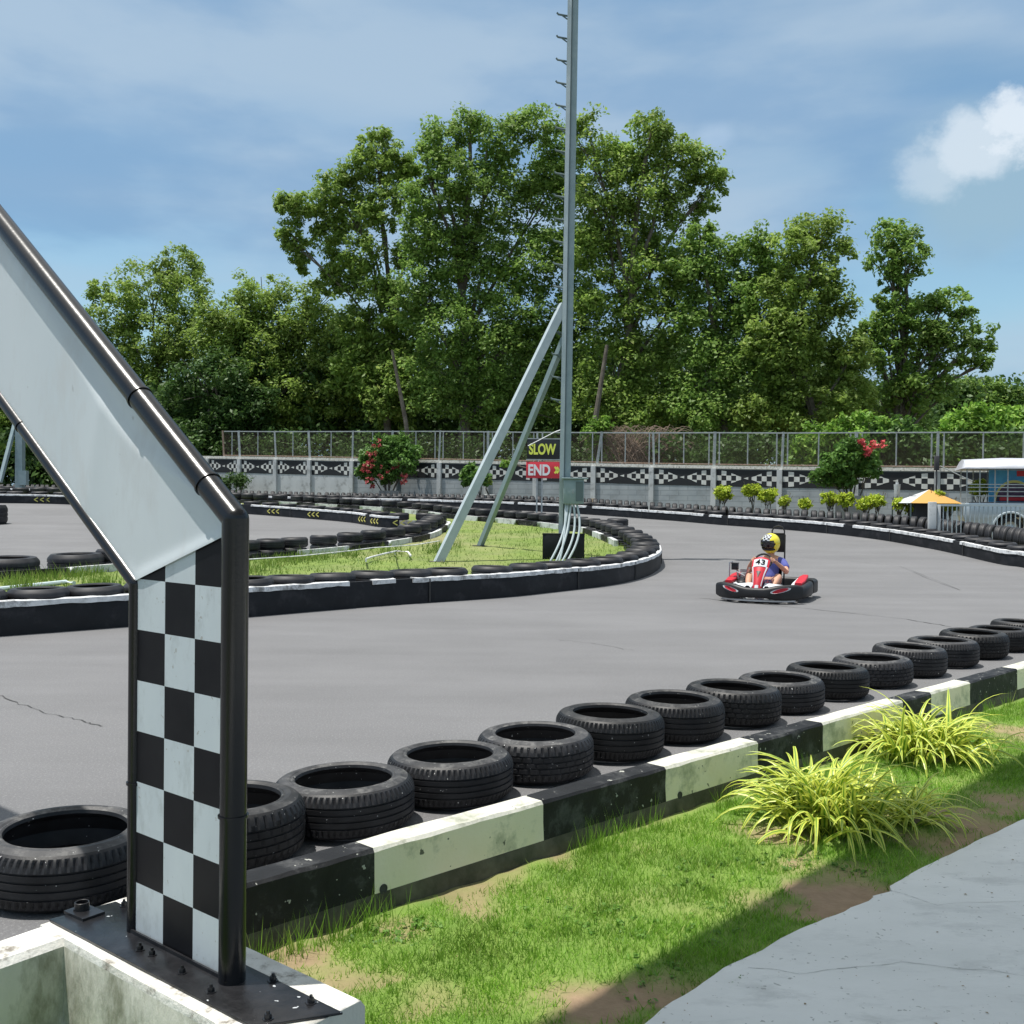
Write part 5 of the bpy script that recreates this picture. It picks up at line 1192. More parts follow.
for (cx, cy, rx, ry), lb in zip(TOP, lbs):
    Y = wallY(cx)-(4.6 if cx < 820 else 6.5)
    b = [(cx, cy+.6, rx*.95, ry*.9), (cx-rx*.35, cy-.5, rx*.6, ry*.7), (cx+rx*.35, cy-1, rx*.6, ry*.7)]
    shrub('round_shrub', Y, cx, b, M['leaf_lime'], lb, L=.09, W=.055, clr=.13, nl=28, dens=.8, stem=.02, group='lime shrubs in front of the painted wall')
# ================================================================ RIBBON PLANTS
def ribbon(px, py, n, L0, L1, label, spread=.07, seed=1, w0=.016, sub=None):
    rr = random.Random(seed); c = on_z(px, py); t = empty('ribbon_plant', tuple(c), 0, label, 'plant', 'variegated ribbon plants on the lawn')
    V = []; H = []
    for i in range(n):
        hub = rr.choice(sub) if sub else (0, 0, 1)
        a = rr.uniform(0, 2*PI); el = R(rr.uniform(34, 84)); L = rr.uniform(L0, L1)*hub[2]; x, y = hub[0]+rr.gauss(0, spread), hub[1]+rr.gauss(0, spread); z = 0.0
        w_ = w0*rr.uniform(.7, 1.2); p = Vector((x, y, z)); dirh = Vector((math.cos(a), math.sin(a), 0)); side = Vector((-dirh.y, dirh.x, 0)); side = (side+Vector((0, 0, rr.uniform(-.5, .5)))).normalized()
        N = 11; curl = rr.uniform(1.5, 2.7)*(1.15-.30*(el/R(86))); pts = []; tw = rr.uniform(-.4, .4)
        for k in range(N+1):
            u = k/N; e = el-curl*u**1.6; d = dirh*math.cos(e)+Vector((0, 0, math.sin(e))); d = (d+side*tw*u*.3).normalized(); pts.append((p.copy(), d)); p = p+d*L/N
            if p.z < .015: p.z = .015
        prev = None
        for k, (q, d) in enumerate(pts):
            u = k/N; ww = w_*(.45+.55*min(1, u*4))*(1-u**2.2)+.0006; nn = side.cross(d).normalized()
            rowp = [q-side*ww+nn*ww*.35, q-side*ww*.42+nn*ww*.08, q, q+side*ww*.42+nn*ww*.08, q+side*ww+nn*ww*.35]; hu = [1, .55, .1, .55, 1]
            if prev:
                for j in range(4):
                    V += [prev[j], prev[j+1], rowp[j+1], rowp[j]]; H += [hu[j], hu[j+1], hu[j+1], hu[j]]
            prev = rowp
    me = quads_mesh('leaves', np.array([tuple(v) for v in V]), 4, M['ribbon_leaf'], np.array(H)); 
    for p_ in me.polygons: p_.use_smooth = True
    inst('leaves', me, (0, 0, 0), parent=t)
    mb = MB(); mb.lathe([(spread*1.6, -.02), (spread*1.3, .03), (spread*.7, .055), (.0001, .065)], 12); mb.build('root_crown', M['twig'], t, smooth=True)
    return t
ribbon(838, 832, 290, .34, .60, 'nearer and larger yellow striped ribbon plant arching over the lawn', .075, 3, .0165, [(-.06, .02, 1), (.03, .05, 1.0), (-.10, .10, .9), (0, -.03, .9)])
ribbon(912, 825, 60, .24, .40, 'small yellow striped ribbon plant at the right foot of the larger one', .035, 9, .013)
ribbon(930, 762, 260, .34, .57, 'further yellow striped ribbon plant, behind and right of the larger one', .085, 5, .0165, [(-.08, .0, 1), (.08, .02, .95), (.0, .08, 1)])
# ================================================================ PICKUP TRUCK WITH CANOPY, RAILING, POSTER, CANOPY TENT, LAMP
TY = 31.0
def tp(px, py, dy=0): return at_y(px, py, TY+dy)
g_ = ground(14.5, TY)
a = tp(956, 500); X0 = a.x; truck = empty('pickup_truck', (X0+2.9, TY+.2, g_), R(-18), 'silver pickup with a white high canopy roof parked behind the white railing', 'pickup truck'); TO = (X0+2.5, TY+.9, g_)
# body: side profile swept across the width. tail at X0+.., cab to the right (outside the frame)
zr = lambda py: tp(990, py).z
zbed = zr(503); zlow = g_+.42; wx = tp(1000, 520).x; wr = .36
prof = [(X0+.10, zlow+.1), (X0+.02, zlow+.35), (X0+.05, zbed-.05), (X0+.12, zbed)]
prof += [(X0+2.25, zbed), (X0+2.3, zbed+.02), (X0+2.42, zbed+.46), (X0+2.75, zbed+.58), (X0+4.0, zbed+.56), (X0+4.65, zbed+.08), (X0+5.55, zbed-.02), (X0+5.7, zbed-.35), (X0+5.68, zlow)]
def archpts(cx): return [(cx+.46*math.cos(t_), g_+wr+.46*math.sin(t_)) for t_ in np.linspace(-.1, PI+.1, 13)]
bott = [(x, z) for x, z in archpts(X0+4.85)]+[(x, z) for x, z in archpts(wx)]
prof2 = prof+[(x, max(z, zlow-.02)) for x, z in bott]
mb = MB(); secs = []
for y, k in ((TY-.02, .04), (TY+.03, 0), (TY+1.72, 0), (TY+1.77, .04)): secs.append([(x, y, z) for x, z in prof2])
mb.loft(secs); mb.build('body', M['silver'], truck, TO, bev=.012)
mb = MB(); mb.box((X0+1.2, TY+.88, zbed-.2), (1.9, 1.5, .45)); mb.build('bed_liner', M['cloth_dark'], truck, TO)
for y in (TY-.035, TY+1.785):
    mb = MB(); mb.add([(X0+2.5, y, zbed+.06), (X0+3.3, y, zbed+.06), (X0+3.3, y, zbed+.48), (X0+2.62, y, zbed+.48)], [(0, 1, 2, 3)]); mb.add([(X0+3.38, y, zbed+.06), (X0+4.4, y, zbed+.06), (X0+4.0, y, zbed+.46), (X0+3.38, y, zbed+.48)], [(0, 1, 2, 3)]); mb.build('window', M['glass_dark'], truck, TO)
for cx in (wx, X0+4.85):
    for y in (TY+.12, TY+1.62):
        T_ = Matrix.Translation((cx, y, g_+wr)) @ Matrix.Rotation(R(90), 4, 'X'); mb = MB(); mb.lathe([(.22, -.10), (.33, -.10), (wr, -.07), (wr, .07), (.33, .10), (.22, .10), (.22, -.10)], 28, 0, T_); w_ = mb.build('wheel', M['rubber'], truck, TO, smooth=True)
        mb = MB(); mb.lathe([(.0001, .03), (.06, .05), (.10, .03), (.20, .05), (.225, .09), (.225, -.09), (.0001, -.05)], 28, 0, T_); mb.build('rim', M['kart_metal'], w_, (0, 0, 0), smooth=True)
        w_.children[0].data.transform(Matrix.Translation(tuple(-k for k in TO)))
mb = MB(); T_ = Matrix.Identity(4)
for cx in (wx,):
    mb.tube([(cx+.49*math.cos(t_), TY-.035, g_+wr+.49*math.sin(t_)) for t_ in np.linspace(.0, PI, 14)], .035, 6)
mb.build('wheel_arch', M['silver'], truck, TO, smooth=True)
zt_ = zr(459.5); zb_r = zr(469)
mb = MB(); secs = []
for y, h in ((TY-.18, .0), (TY-.12, .10), (TY+.3, zt_-zb_r), (TY+.9, zt_-zb_r+.05), (TY+1.5, zt_-zb_r), (TY+1.9, .1), (TY+1.95, 0)):
    secs.append([(X0-.05, y, zb_r), (X0+2.9, y, zb_r), (X0+2.9, y, zb_r+.03+h*.9), (X0+1.2, y, zb_r+.03+h), (X0+.05, y, zb_r+.03+h*.85)])
mb.loft(secs); mb.build('canopy_roof', M['canopy_white'], truck, TO, smooth=True, ang=40)
for x in (X0+.12, X0+.48, X0+.9, X0+1.25, X0+2.1, X0+2.75):
    for y in (TY+.02, TY+1.72):
        mb = MB(); mb.bar((x, y, zbed-.02), (x, y, zb_r+.01), .035); mb.build('canopy_post', M['galv'], truck, TO)
mb = MB()
for py in (484.5, 487.5, 491.5, 496): z = zr(py); mb.bar((X0+.12, TY+.0, z), (X0+2.8, TY+.0, z), .03)
mb.build('side_rail', M['galv'], truck, TO)
# poster board standing in the truck bed
a = tp(988.5, 502, .5); b = tp(1040, 470.5, .5); pt_ = empty('poster_board', ((a.x+b.x)/2, a.y, a.z), 0, 'blue poster board with a dark kart picture and red label under the van canopy', 'poster'); po = ((a.x+b.x)/2, a.y, a.z)
mb = MB(); mb.box(((a.x+b.x)/2, a.y, (a.z+b.z)/2), (b.x-a.x, .03, b.z-a.z)); mb.build('board', M['poster_blue'], pt_, po)
mb = MB(); cx_, cz_ = tp(1014, 490, .5).x, tp(1014, 492, .5).z; n = 24
mb.add([(cx_+.62*math.cos(PI*k/(n-1)), a.y-.020, a.z+.02+.66*math.sin(PI*k/(n-1))) for k in range(n)], [tuple(range(n))]); mb.build('yellow_arc', M['poster_yellow'], pt_, po)
mb = MB(); mb.add([(cx_+.56*math.cos(PI*k/(n-1)), a.y-.024, a.z+.02+.58*math.sin(PI*k/(n-1))) for k in range(n)], [tuple(range(n))]); mb.build('dark_picture', M['poster_dark'], pt_, po)
mb = MB(); mb.box((cx_, a.y-.03, a.z+.10), (.9, .008, .10)); rz_ = tp(1019, 473.5, .5); mb.box((rz_.x+.15, a.y-.02, rz_.z), (.45, .012, .17)); mb.build('red_label', M['poster_red'], pt_, po)
# white railing in front of the truck
RY = 29.2
ra = at_y(933, 505, RY); rb = at_y(1090, 507, RY); gz_ = ground(ra.x, RY); rt_ = ra.z; rl = empty('railing', (ra.x, RY, gz_), R(-10), 'pale grey metal railing with upright bars in front of the pickup', 'railing'); ro = (ra.x, RY, gz_)
mb = MB(); mb.bar((ra.x, RY, rt_), (rb.x, RY, rt_), .06); mb.build('top_rail', M['steel_light'], rl, ro)
mb = MB(); mb.bar((ra.x, RY, gz_+.18), (rb.x, RY, gz_+.18), .05); mb.build('bottom_rail', M['steel_light'], rl, ro)
for k in range(int((rb.x-ra.x)/.12)):
    x = ra.x+.16+k*.12; mb = MB(); mb.box((x, RY, (gz_+.2+rt_)/2), (.026, .026, rt_-gz_-.2)); mb.build('bar', M['steel_light'], rl, ro)
mb = MB(); mb.box((ra.x-.02, RY, (gz_+rt_)/2+.05), (.20, .20, rt_-gz_+.08)); mb.box((ra.x+.16, RY, (gz_+rt_)/2), (.09, .09, rt_-gz_)); mb.build('gate_post', M['wall_pale'], rl, ro, bev=.01)
# orange canopy tent
CY = 33.0
ap = at_y(929, 489.5, CY); l_ = at_y(902, 502.5, CY); r_ = at_y(953, 504, CY); gz_ = ground(ap.x, CY); tn = empty('canopy_tent', (ap.x, CY, gz_), 0, 'small orange canopy tent with a white left side in front of the wall', 'tent'); to = (ap.x, CY, gz_)
hw = (r_.x-l_.x)/2; cxx = (l_.x+r_.x)/2; ez = (l_.z+r_.z)/2
mb = MB(); base4 = [(l_.x, CY-.7, ez), (r_.x, CY-.7, ez), (r_.x, CY+.9, ez), (l_.x, CY+.9, ez)]
mb.add(base4+[(ap.x, CY, ap.z)], [(0, 1, 4), (1, 2, 4), (2, 3, 4)], 0); mb.add(base4+[(ap.x, CY, ap.z)], [(3, 0, 4)], 1)
mb.build('canvas', [M['orange_cloth'], M['wall_pale']], tn, to)
for x, y in ((l_.x+.02, CY-.68), (r_.x-.02, CY-.68), (r_.x-.02, CY+.88), (l_.x+.02, CY+.88)):
    mb = MB(); mb.bar((x, y, gz_), (x, y, ez+.01), .035); mb.build('leg', M['steel_dark'], tn, to)
mb = MB(); mb.box((cxx+.1, CY+.3, gz_+.62), (1.0, .7, 1.24)); tag(mb.build('dark_filler', M['cloth_dark'], None, (cxx, CY+.3, gz_), bev=.04), 'dark block filling the dark space under the orange canopy tent', 'filler')  # plain block coloured for the dark space under the canopy
a = at_y(897, 492, 34.5); mb = MB(); gz_ = ground(a.x, 34.5); mb.tube([(a.x, 34.5, gz_), (a.x, 34.5, a.z-.15)], .03, 8); mb.lathe([(.0001, .26), (.11, .26), (.085, -.15), (.0001, -.15)], 12, 0, Matrix.Translation(a)); mb.lathe([(.0001, .33), (.05, .33), (.05, .26), (.0001, .26)], 10, 0, Matrix.Translation(a))
tag(mb.build('garden_lamp', M['wall_pale'], None, (a.x, 34.5, gz_), smooth=True, ang=30), 'small white lamp on a thin post in front of the painted wall', 'lamp')
# black cable clamp and wire on the wall column near the tent
A = WP(937, 462); mb = MB(); mb.box((A.x+WN.x*.2, A.y+WN.y*.2, A.z-.05), (.16, .14, .55)); mb.bar((A.x+WN.x*.22, A.y+WN.y*.22, A.z-.2), (A.x+WN.x*.22, A.y+WN.y*.22, A.z-1.2), .05)
tag(mb.build('cable_box', M['cloth_dark'], None, (A.x, A.y, A.z-1), bev=.01), 'black cable box fixed to the wall column above the orange tent', 'cable box')
for name_, pts_, lb in (('cable', ((940, 466), (965, 478), (985, 486)), 'pale cable slanting from the wall column towards the pickup'), ('cable', ((528, 446), (555, 432), (566, 428)), 'thin wire slanting up from the SLOW sign to the light pole')):
    mb = MB(); mb.tube([at_y(x, y, 39 if x > 900 else 40) for x, y in pts_], .022, 5); tag(mb.build(name_, M['galv'], None, tuple(at_y(*pts_[0], 39))), lb, 'cable')
# ================================================================ ROOF THAT SHADES THE PATH (stands behind and right of the camera)
sh0 = on_z(592, 1000); sh1 = on_z(1024, 757); RH = 5.3; off = SHD*(RH/math.tan(R(SUN_EL))); r0 = sh0-off; r1 = sh1-off; rd = (r1-r0).normalized(); rn = Vector((rd.y, -rd.x, 0))
rs = r0-rd*4.2; re = r1+rd*.0; roof = empty('shelter', (rs.x+rn.x*2, rs.y+rn.y*2, 0), 0, 'open shelter roof over the path outside the photo, casting the straight shade', 'shelter'); so_o = (rs.x+rn.x*2, rs.y+rn.y*2, 0)
mb = MB(); q = [rs, re, re+rn*7, rs+rn*7]; mb.prism([(p.x, p.y) for p in q], RH, RH+.12); mb.build('roof', M['galv'], roof, so_o)
for p in (re+rn*3.2-rd*.3, re+rn*6.7-rd*.3, rs+rn*.5+rd*.3, rs+rn*6.7+rd*.3):
    mb = MB(); mb.box((p.x, p.y, RH/2), (.14, .14, RH)); mb.build('post', M['steel_paint'], roof, so_o)
# ================================================================ KART AND DRIVER
nose = on_ground(754.5, 604); fdir = Vector((-.42, -.907, 0)).normalized(); kc = nose-fdir*.93; KZ = ground(kc.x, kc.y)
rz = math.atan2(-fdir.x, fdir.y)
kart = empty('racing_kart', (kc.x, kc.y, KZ), rz, 'red and black racing kart numbered 43 turning on the track', 'kart'); kart.scale = (.90, .95, 1)
def kb(mb, name, m, parent=None, **k): return mb.build(name, m, parent or kart, (0, 0, 0), **k)
def rrect(cx, cy, w_, h_, n=4, r=.35):
    """rounded rect section (2d list)"""
    out = []; rr = min(w_, h_)*r
    for ix, iy, a0 in ((1, 1, 0), (-1, 1, 90), (-1, -1, 180), (1, -1, 270)):
        for k in range(n):
            a = R(a0+90*k/(n-1)); out.append((cx+ix*(w_/2-rr)+rr*math.cos(a), cy+iy*(h_/2-rr)+rr*math.sin(a)))
    return out
def sweepbar(path, wh, name, m):
    """path of (x,y,zc), wh list of (thickness across, height)"""
    mb = MB(); secs = []
    for i, p in enumerate(path):
        a = path[max(i-1, 0)]; b = path[min(i+1, len(path)-1)]; d = Vector((b[0]-a[0], b[1]-a[1], 0)).normalized(); n = Vector((d.y, -d.x, 0)); secs.append([(p[0]+n.x*u, p[1]+n.y*u, p[2]+v) for u, v in rrect(0, 0, wh[i][0], wh[i][1])])
    mb.loft(secs); return kb(mb, name, m, smooth=True, ang=50)
# front bumper: deep wings, shallow middle
xs = np.linspace(-.70, .70, 21); path = []; wh = []
for x in xs:
    u = abs(x)/.70; path.append((x, .93-.30*u**2.6-.02*(1-u), .16+.02*u)); wh.append((.11+.05*math.sin(PI*min(1, u*1.1))*.6, .15+.085*sstep(.15, .6, u)-.04*sstep(.9, 1, u)))
sweepbar(path, wh, 'front_bumper', M['kart_black'])
mb = MB(); sec = []
for x in np.linspace(-.62, .62, 15): u = abs(x)/.7; sec.append([(x, .955-.30*u**2.6+a_, z) for a_, z in ((0, .035), (0, .06), (-.10, .06), (-.10, .035))])
mb.loft(sec); kb(mb, 'splitter', M['kart_metal'])
for s in (-1, 1):
    mb = MB(); c = []; n = 20
    for ring, mi_, sc in ((0, 1, 1.0), (1, 0, .78)):
        vs = []
        for k in range(n):
            a = 2*PI*k/n; x = s*(.42+.155*sc*math.cos(a)); u = abs(x)/.70; vs.append((x, .93-.30*u**2.6+.083+.03*math.sin(PI*min(1, u*1.1))+.004*ring, .215+s*0+.034*sc*math.sin(a)+.03*math.cos(a)*(1)))
        mb.add(vs, [tuple(range(n))], mi_)
    kb(mb, 'bumper_decal', [M['kart_red'], M['kart_white']])
    # side pod
    path = [(s*.60, .50, .15), (s*.655, .40, .16), (s*.665, .1, .17), (s*.665, -.25, .18), (s*.64, -.48, .18)]; o = sweepbar(path, [(.14, .14), (.19, .2), (.2, .22), (.2, .24), (.14, .2)], 'side_pod', M['kart_black'])
    mb = MB(); secs = []
    for y, z, w_ in ((.34, .275, .12), (.1, .30, .16), (-.2, .345, .15), (-.42, .36, .10)): secs.append([(s*.60+u, y, z+v) for u, v in rrect(0, 0, w_, .05)])
    mb.loft(secs); kb(mb, 'pod_cover', M['kart_red'], smooth=True, ang=50)
    mb = MB(); secs = []
    for y, z, w_ in ((.30, .225, .12), (.0, .25, .16), (-.44, .30, .14)): secs.append([(s*.52+u, y, z+v) for u, v in rrect(0, 0, w_, .05)])
    mb.loft(secs); kb(mb, 'pod_lining', M['kart_white'], smooth=True, ang=50)
# rear bumper wrapping the back
path = [(-.69, -.42, .19), (-.71, -.72, .19), (-.66, -.93, .19), (-.4, -.99, .19), (0, -1.0, .19), (.4, -.99, .19), (.66, -.93, .19), (.71, -.72, .19), (.69, -.42, .19)]; sweepbar(path, [(.12, .22)]*9, 'rear_bumper', M['kart_black'])
mb = MB(); mb.prism([(-.36, .80), (.36, .80), (.30, -.35), (-.30, -.35)], .055, .07); kb(mb, 'floor_tray', M['kart_white'])
mb = MB()
for s in (-1, 1):
    mb.tube([(s*.18, .88, .10), (s*.28, .6, .09), (s*.33, .2, .09), (s*.33, -.7, .10), (s*.3, -.93, .12)], .016, 8)
mb.tube([(-.5, .55, .13), (.5, .55, .13)], .016, 8); mb.tube([(-.58, -.62, .14), (.58, -.62, .14)], .02, 8); mb.tube([(-.33, .2, .09), (.33, .2, .09)], .014, 8); kb(mb, 'frame', M['kart_metal'], smooth=True)
for s in (-1, 1):
    for y, r_, w_ in ((.55, .13, .12), (-.62, .14, .19)):
        Tm = Matrix.Translation((s*(.52 if y > 0 else .53), y, r_)) @ Matrix.Rotation(R(90), 4, 'Y') @ Matrix.Rotation(0, 4, 'Z'); mb = MB()
        mb.lathe([(.065, -w_/2), (r_*.85, -w_/2), (r_, -w_*.38), (r_, w_*.38), (r_*.85, w_/2), (.065, w_/2), (.065, -w_/2)], 24, 0, Tm); wv = kb(mb, 'wheel', M['rubber'], smooth=True)
        mb = MB(); mb.lathe([(.0001, -.02), (.03, -.03), (.062, -w_/2+.01), (.064, w_/2-.01), (.03, .03), (.0001, .02)], 16, 0, Tm); kb(mb, 'rim', M['kart_metal'], wv, smooth=True)
# steering fairing with number
mb = MB(); secs = []
for y, z, w_ in ((.86, .15, .15), (.80, .27, .155), (.68, .42, .21), (.56, .545, .29), (.47, .635, .30), (.44, .66, .23)):
    c_ = Vector((0, y, z)); nrm = Vector((0, .72, .69)); secs.append([tuple(c_+Vector((u*w_/2, 0, 0))+nrm*(.045*(1-u*u)*1.0+d_)) for u, d_ in ((-1, 0), (-.75, 0), (-.4, 0), (0, 0), (.4, 0), (.75, 0), (1, 0), (1, -.02), (0, -.02), (-1, -.02))])
mb.loft(secs); fr_ = kb(mb, 'front_fairing', M['kart_red'], smooth=True, ang=45)
def fair_pt(u, t_):            # u across -1..1, t_ 0 bottom..1 top
    ks = [(.86, .15, .15), (.80, .27, .155), (.68, .42, .21), (.56, .545, .29), (.47, .635, .30)]; q = t_*4; i = min(3, int(q)); f_ = q-i; a, b = ks[i], ks[i+1]; y, z, w_ = [a[k]+(b[k]-a[k])*f_ for k in range(3)]
    return Vector((0, y, z))+Vector((u*w_/2, 0, 0))+Vector((0, .72, .69))*(.045*(1-u*u)+.006)
def fair_patch(u0, u1, t0, t1, name, m, lift=0, n=8, tap=1.0):
    mb = MB(); vs = []
    for i in range(n+1):
        for j in range(n+1):
            um = (u0+u1)/2; tt = t0+(t1-t0)*j/n; sc = tap+(1-tap)*j/n; u = um+((u0+(u1-u0)*i/n)-um)*sc; vs.append(fair_pt(u, tt)+Vector((0, .72, .69))*lift)
    mb.add(vs, [(i*(n+1)+j, (i+1)*(n+1)+j, (i+1)*(n+1)+j+1, i*(n+1)+j+1) for i in range(n) for j in range(n)]); return kb(mb, name, m, fr_, smooth=True)
fair_patch(-.80, .80, .70, .985, 'number_plate', M['kart_white']); fair_patch(-.35, .35, .40, .56, 'fairing_decal', M['kart_black'], 0, tap=.1); fair_patch(-.95, -.80, .2, .72, 'edge_stripe', M['kart_white']); fair_patch(.80, .95, .2, .72, 'edge_stripe', M['kart_white']); fair_patch(-.4, .4, .02, .2, 'fairing_foot', M['kart_white'])
me = fit(txt('43', 1, M['number_black'], .012, .002), 1.0, 1.0)
for v in me.vertices:                                   # wrap the digits onto the curved plate
    v.co = fair_pt(-v.co.x*1.10, .848+v.co.y*.20)+Vector((0, .72, .69))*(.007+v.co.z)
me.flip_normals(); inst('number', me, (0, 0, 0), parent=fr_)
for s in (-1, 1):
    mb = MB(); mb.loft([[(s*.10, .80, .20), (s*.40, .70, .20), (s*.40, .70, .225), (s*.10, .80, .235)], [(s*.10, .62, .27), (s*.40, .55, .25), (s*.40, .55, .27), (s*.10, .62, .30)]]); kb(mb, 'front_panel', M['kart_white'])
mb = MB(); mb.tube([(.36, -.34, .12), (.36, -.34, .34), (.52, -.34, .36), (.60, -.20, .22)], .016, 8); mb.tube([(.30, .02, .16), (.36, .10, .36), (.52, .06, .42)], .012, 8); mb.box((.45, -.30, .42), (.16, .10, .05)); kb(mb, 'engine_guard', M['kart_metal'], smooth=True, ang=40)
# steering wheel
SWC = Vector((0, .34, .615)); SWT = Matrix.Translation(SWC) @ Matrix.Rotation(R(-48)+PI, 4, 'X')
mb = MB(); n = 30
vs = []; fs = []
for k in range(n):
    a = 2*PI*k/n
    for j in range(8):
        b = 2*PI*j/8; rr_ = .15+.016*math.cos(b); vs.append((rr_*math.cos(a), rr_*math.sin(a), .016*math.sin(b)))
for k in range(n):
    for j in range(8): fs.append((k*8+j, ((k+1) % n)*8+j, ((k+1) % n)*8+(j+1) % 8, k*8+(j+1) % 8))
mb.add(vs, fs, 0, SWT); mb.box((0, 0, 0), (.27, .03, .012), 0, 0, SWT); mb.box((0, -.06, 0), (.03, .14, .012), 0, 0, SWT); mb.lathe([(.0001, .012), (.04, .012), (.04, -.012), (.0001, -.012)], 14, 0, SWT); kb(mb, 'steering_wheel', M['rubber'], smooth=True)
mb = MB(); mb.tube([SWC, (0, .62, .16)], .013, 8); kb(mb, 'steering_column', M['kart_metal'])
# seat shell
mb = MB(); secs = []
for y, z, w_, d_ in ((.10, .14, .34, .05), (-.05, .09, .38, .10), (-.22, .09, .40, .14), (-.36, .20, .40, .16), (-.46, .38, .38, .13), (-.53, .55, .34, .06), (-.54, .60, .28, .02)):
    sec = []
    for k in range(9):
        u = -1+2*k/8; sec.append((u*w_/2, y+d_*abs(u)**3*.6, z+d_*abs(u)**3))
    sec += [(p[0]*1.04, p[1]-.012, p[2]-.012) for p in sec[::-1]]; secs.append(sec)
mb.loft(secs); kb(mb, 'seat', M['kart_black'], smooth=True, ang=60)
# head rest board on its post with a hoop
mb = MB(); mb.tube([(-.20, -.50, .12), (-.21, -.52, .6), (-.21, -.53, 1.02)], .014, 8); mb.tube([(.03, -.50, .3), (.03, -.53, .75)], .014, 8)
mb.tube([(-.20, -.53, .98), (-.20, -.53, 1.08), (-.16, -.53, 1.14), (-.09, -.53, 1.16), (-.02, -.53, 1.14), (.02, -.53, 1.08), (.02, -.53, .98)], .013, 8); kb(mb, 'roll_hoop', M['kart_black'], smooth=True)
mb = MB(); mb.box((-.09, -.54, .88), (.23, .03, .30)); mb.box((-.09, -.52, 1.035), (.22, .02, .02)); kb(mb, 'head_rest', M['kart_black'], bev=.01)
# engine on the driver's right
mb = MB(); mb.box((.44, -.22, .22), (.20, .28, .20)); mb.tube([(.44, -.22, .30), (.44, -.22, .38)], .08, 14); kb(mb, 'engine', M['kart_black'], bev=.015)
mb = MB()
for k in range(6): mb.lathe([(.0001, 0), (.095, 0), (.095, .010), (.0001, .010)], 16, 0, Matrix.Translation((.44, -.05, .20+k*.022)))
mb.lathe([(.0001, 0), (.05, 0), (.05, .06), (.0001, .07)], 12, 0, Matrix.Translation((.44, -.05, .33))); kb(mb, 'cylinder', M['kart_metal'], smooth=True, ang=30)
mb = MB(); mb.tube([(.50, -.38, .3), (.58, -.3, .34), (.62, -.1, .30), (.60, .15, .26)], .045, 10); kb(mb, 'exhaust', M['rubber'], smooth=True)
mb = MB(); mb.box((.56, .02, .50), (.11, .11, .10)); mb.box((.56, .02, .555), (.125, .125, .015)); kb(mb, 'air_box', M['kart_black'], bev=.012)
mb = MB(); mb.tube([(.66, .02, .2), (.66, .02, .56), (.60, .02, .58)], .012, 8); mb.tube([(.50, .02, .30), (.52, .02, .46)], .02, 8); mb.tube([(.38, .1, .30), (.30, .2, .42), (.24, .3, .50)], .018, 8); kb(mb, 'air_box_bracket', M['kart_metal'], smooth=True)
mb = MB(); mb.ell((.40, .12, .26), (.11, .14, .05), 14, 8); kb(mb, 'tank', M['kart_black'], smooth=True)
mb = MB()
for s in (-1, 1): mb.box((s*.12, .70, .17), (.07, .03, .10)); mb.tube([(s*.12, .70, .08), (s*.12, .70, .2)], .01, 6)
kb(mb, 'pedal', M['kart_metal'])
# ---------------- driver
def skin(name, nodes, edges, m, parent, root=0, sub=2, loc=(0, 0, 0)):
    me = bpy.data.meshes.new(name); me.from_pydata([n[0] for n in nodes], edges, []); o = bpy.data.objects.new(name, me); COL.objects.link(o)
    bpy.context.view_layer.objects.active = o
    md = o.modifiers.new('s', 'SKIN'); md.use_smooth_shade = True
    for i, n in enumerate(nodes):
        r_ = n[1]; me.skin_vertices[0].data[i].radius = (r_, r_) if not isinstance(r_, tuple) else r_
        me.skin_vertices[0].data[i].use_root = (i == root)
    s_ = o.modifiers.new('d', 'SUBSURF'); s_.levels = sub; s_.render_levels = sub
    bpy.context.view_layer.update(); nm = bpy.data.meshes.new_from_object(o.evaluated_get(bpy.context.evaluated_depsgraph_get())); o.modifiers.clear(); bpy.data.objects.remove(o)
    nm.materials.clear(); nm.materials.append(m)
    for p in nm.polygons: p.use_smooth = True; p.material_index = 0
    return nm
dr = empty('person', (kc.x, kc.y, KZ), rz, 'driver in a blue T-shirt and yellow helmet steering the kart', 'person')
sh = .185
N = [((0, -.20, .20), .135), ((0, -.27, .33), .125), ((0, -.32, .47), .135), ((0, -.345, .585), .11), ((0, -.335, .68), .055), ((0, -.315, .76), .07), ((0, -.30, .83), .085)]
Ed = [(0, 1), (1, 2), (2, 3), (3, 4), (4, 5), (5, 6)]
def addn(p, r_, par): N.append((p, r_)); Ed.append((par, len(N)-1)); return len(N)-1
HND = {}
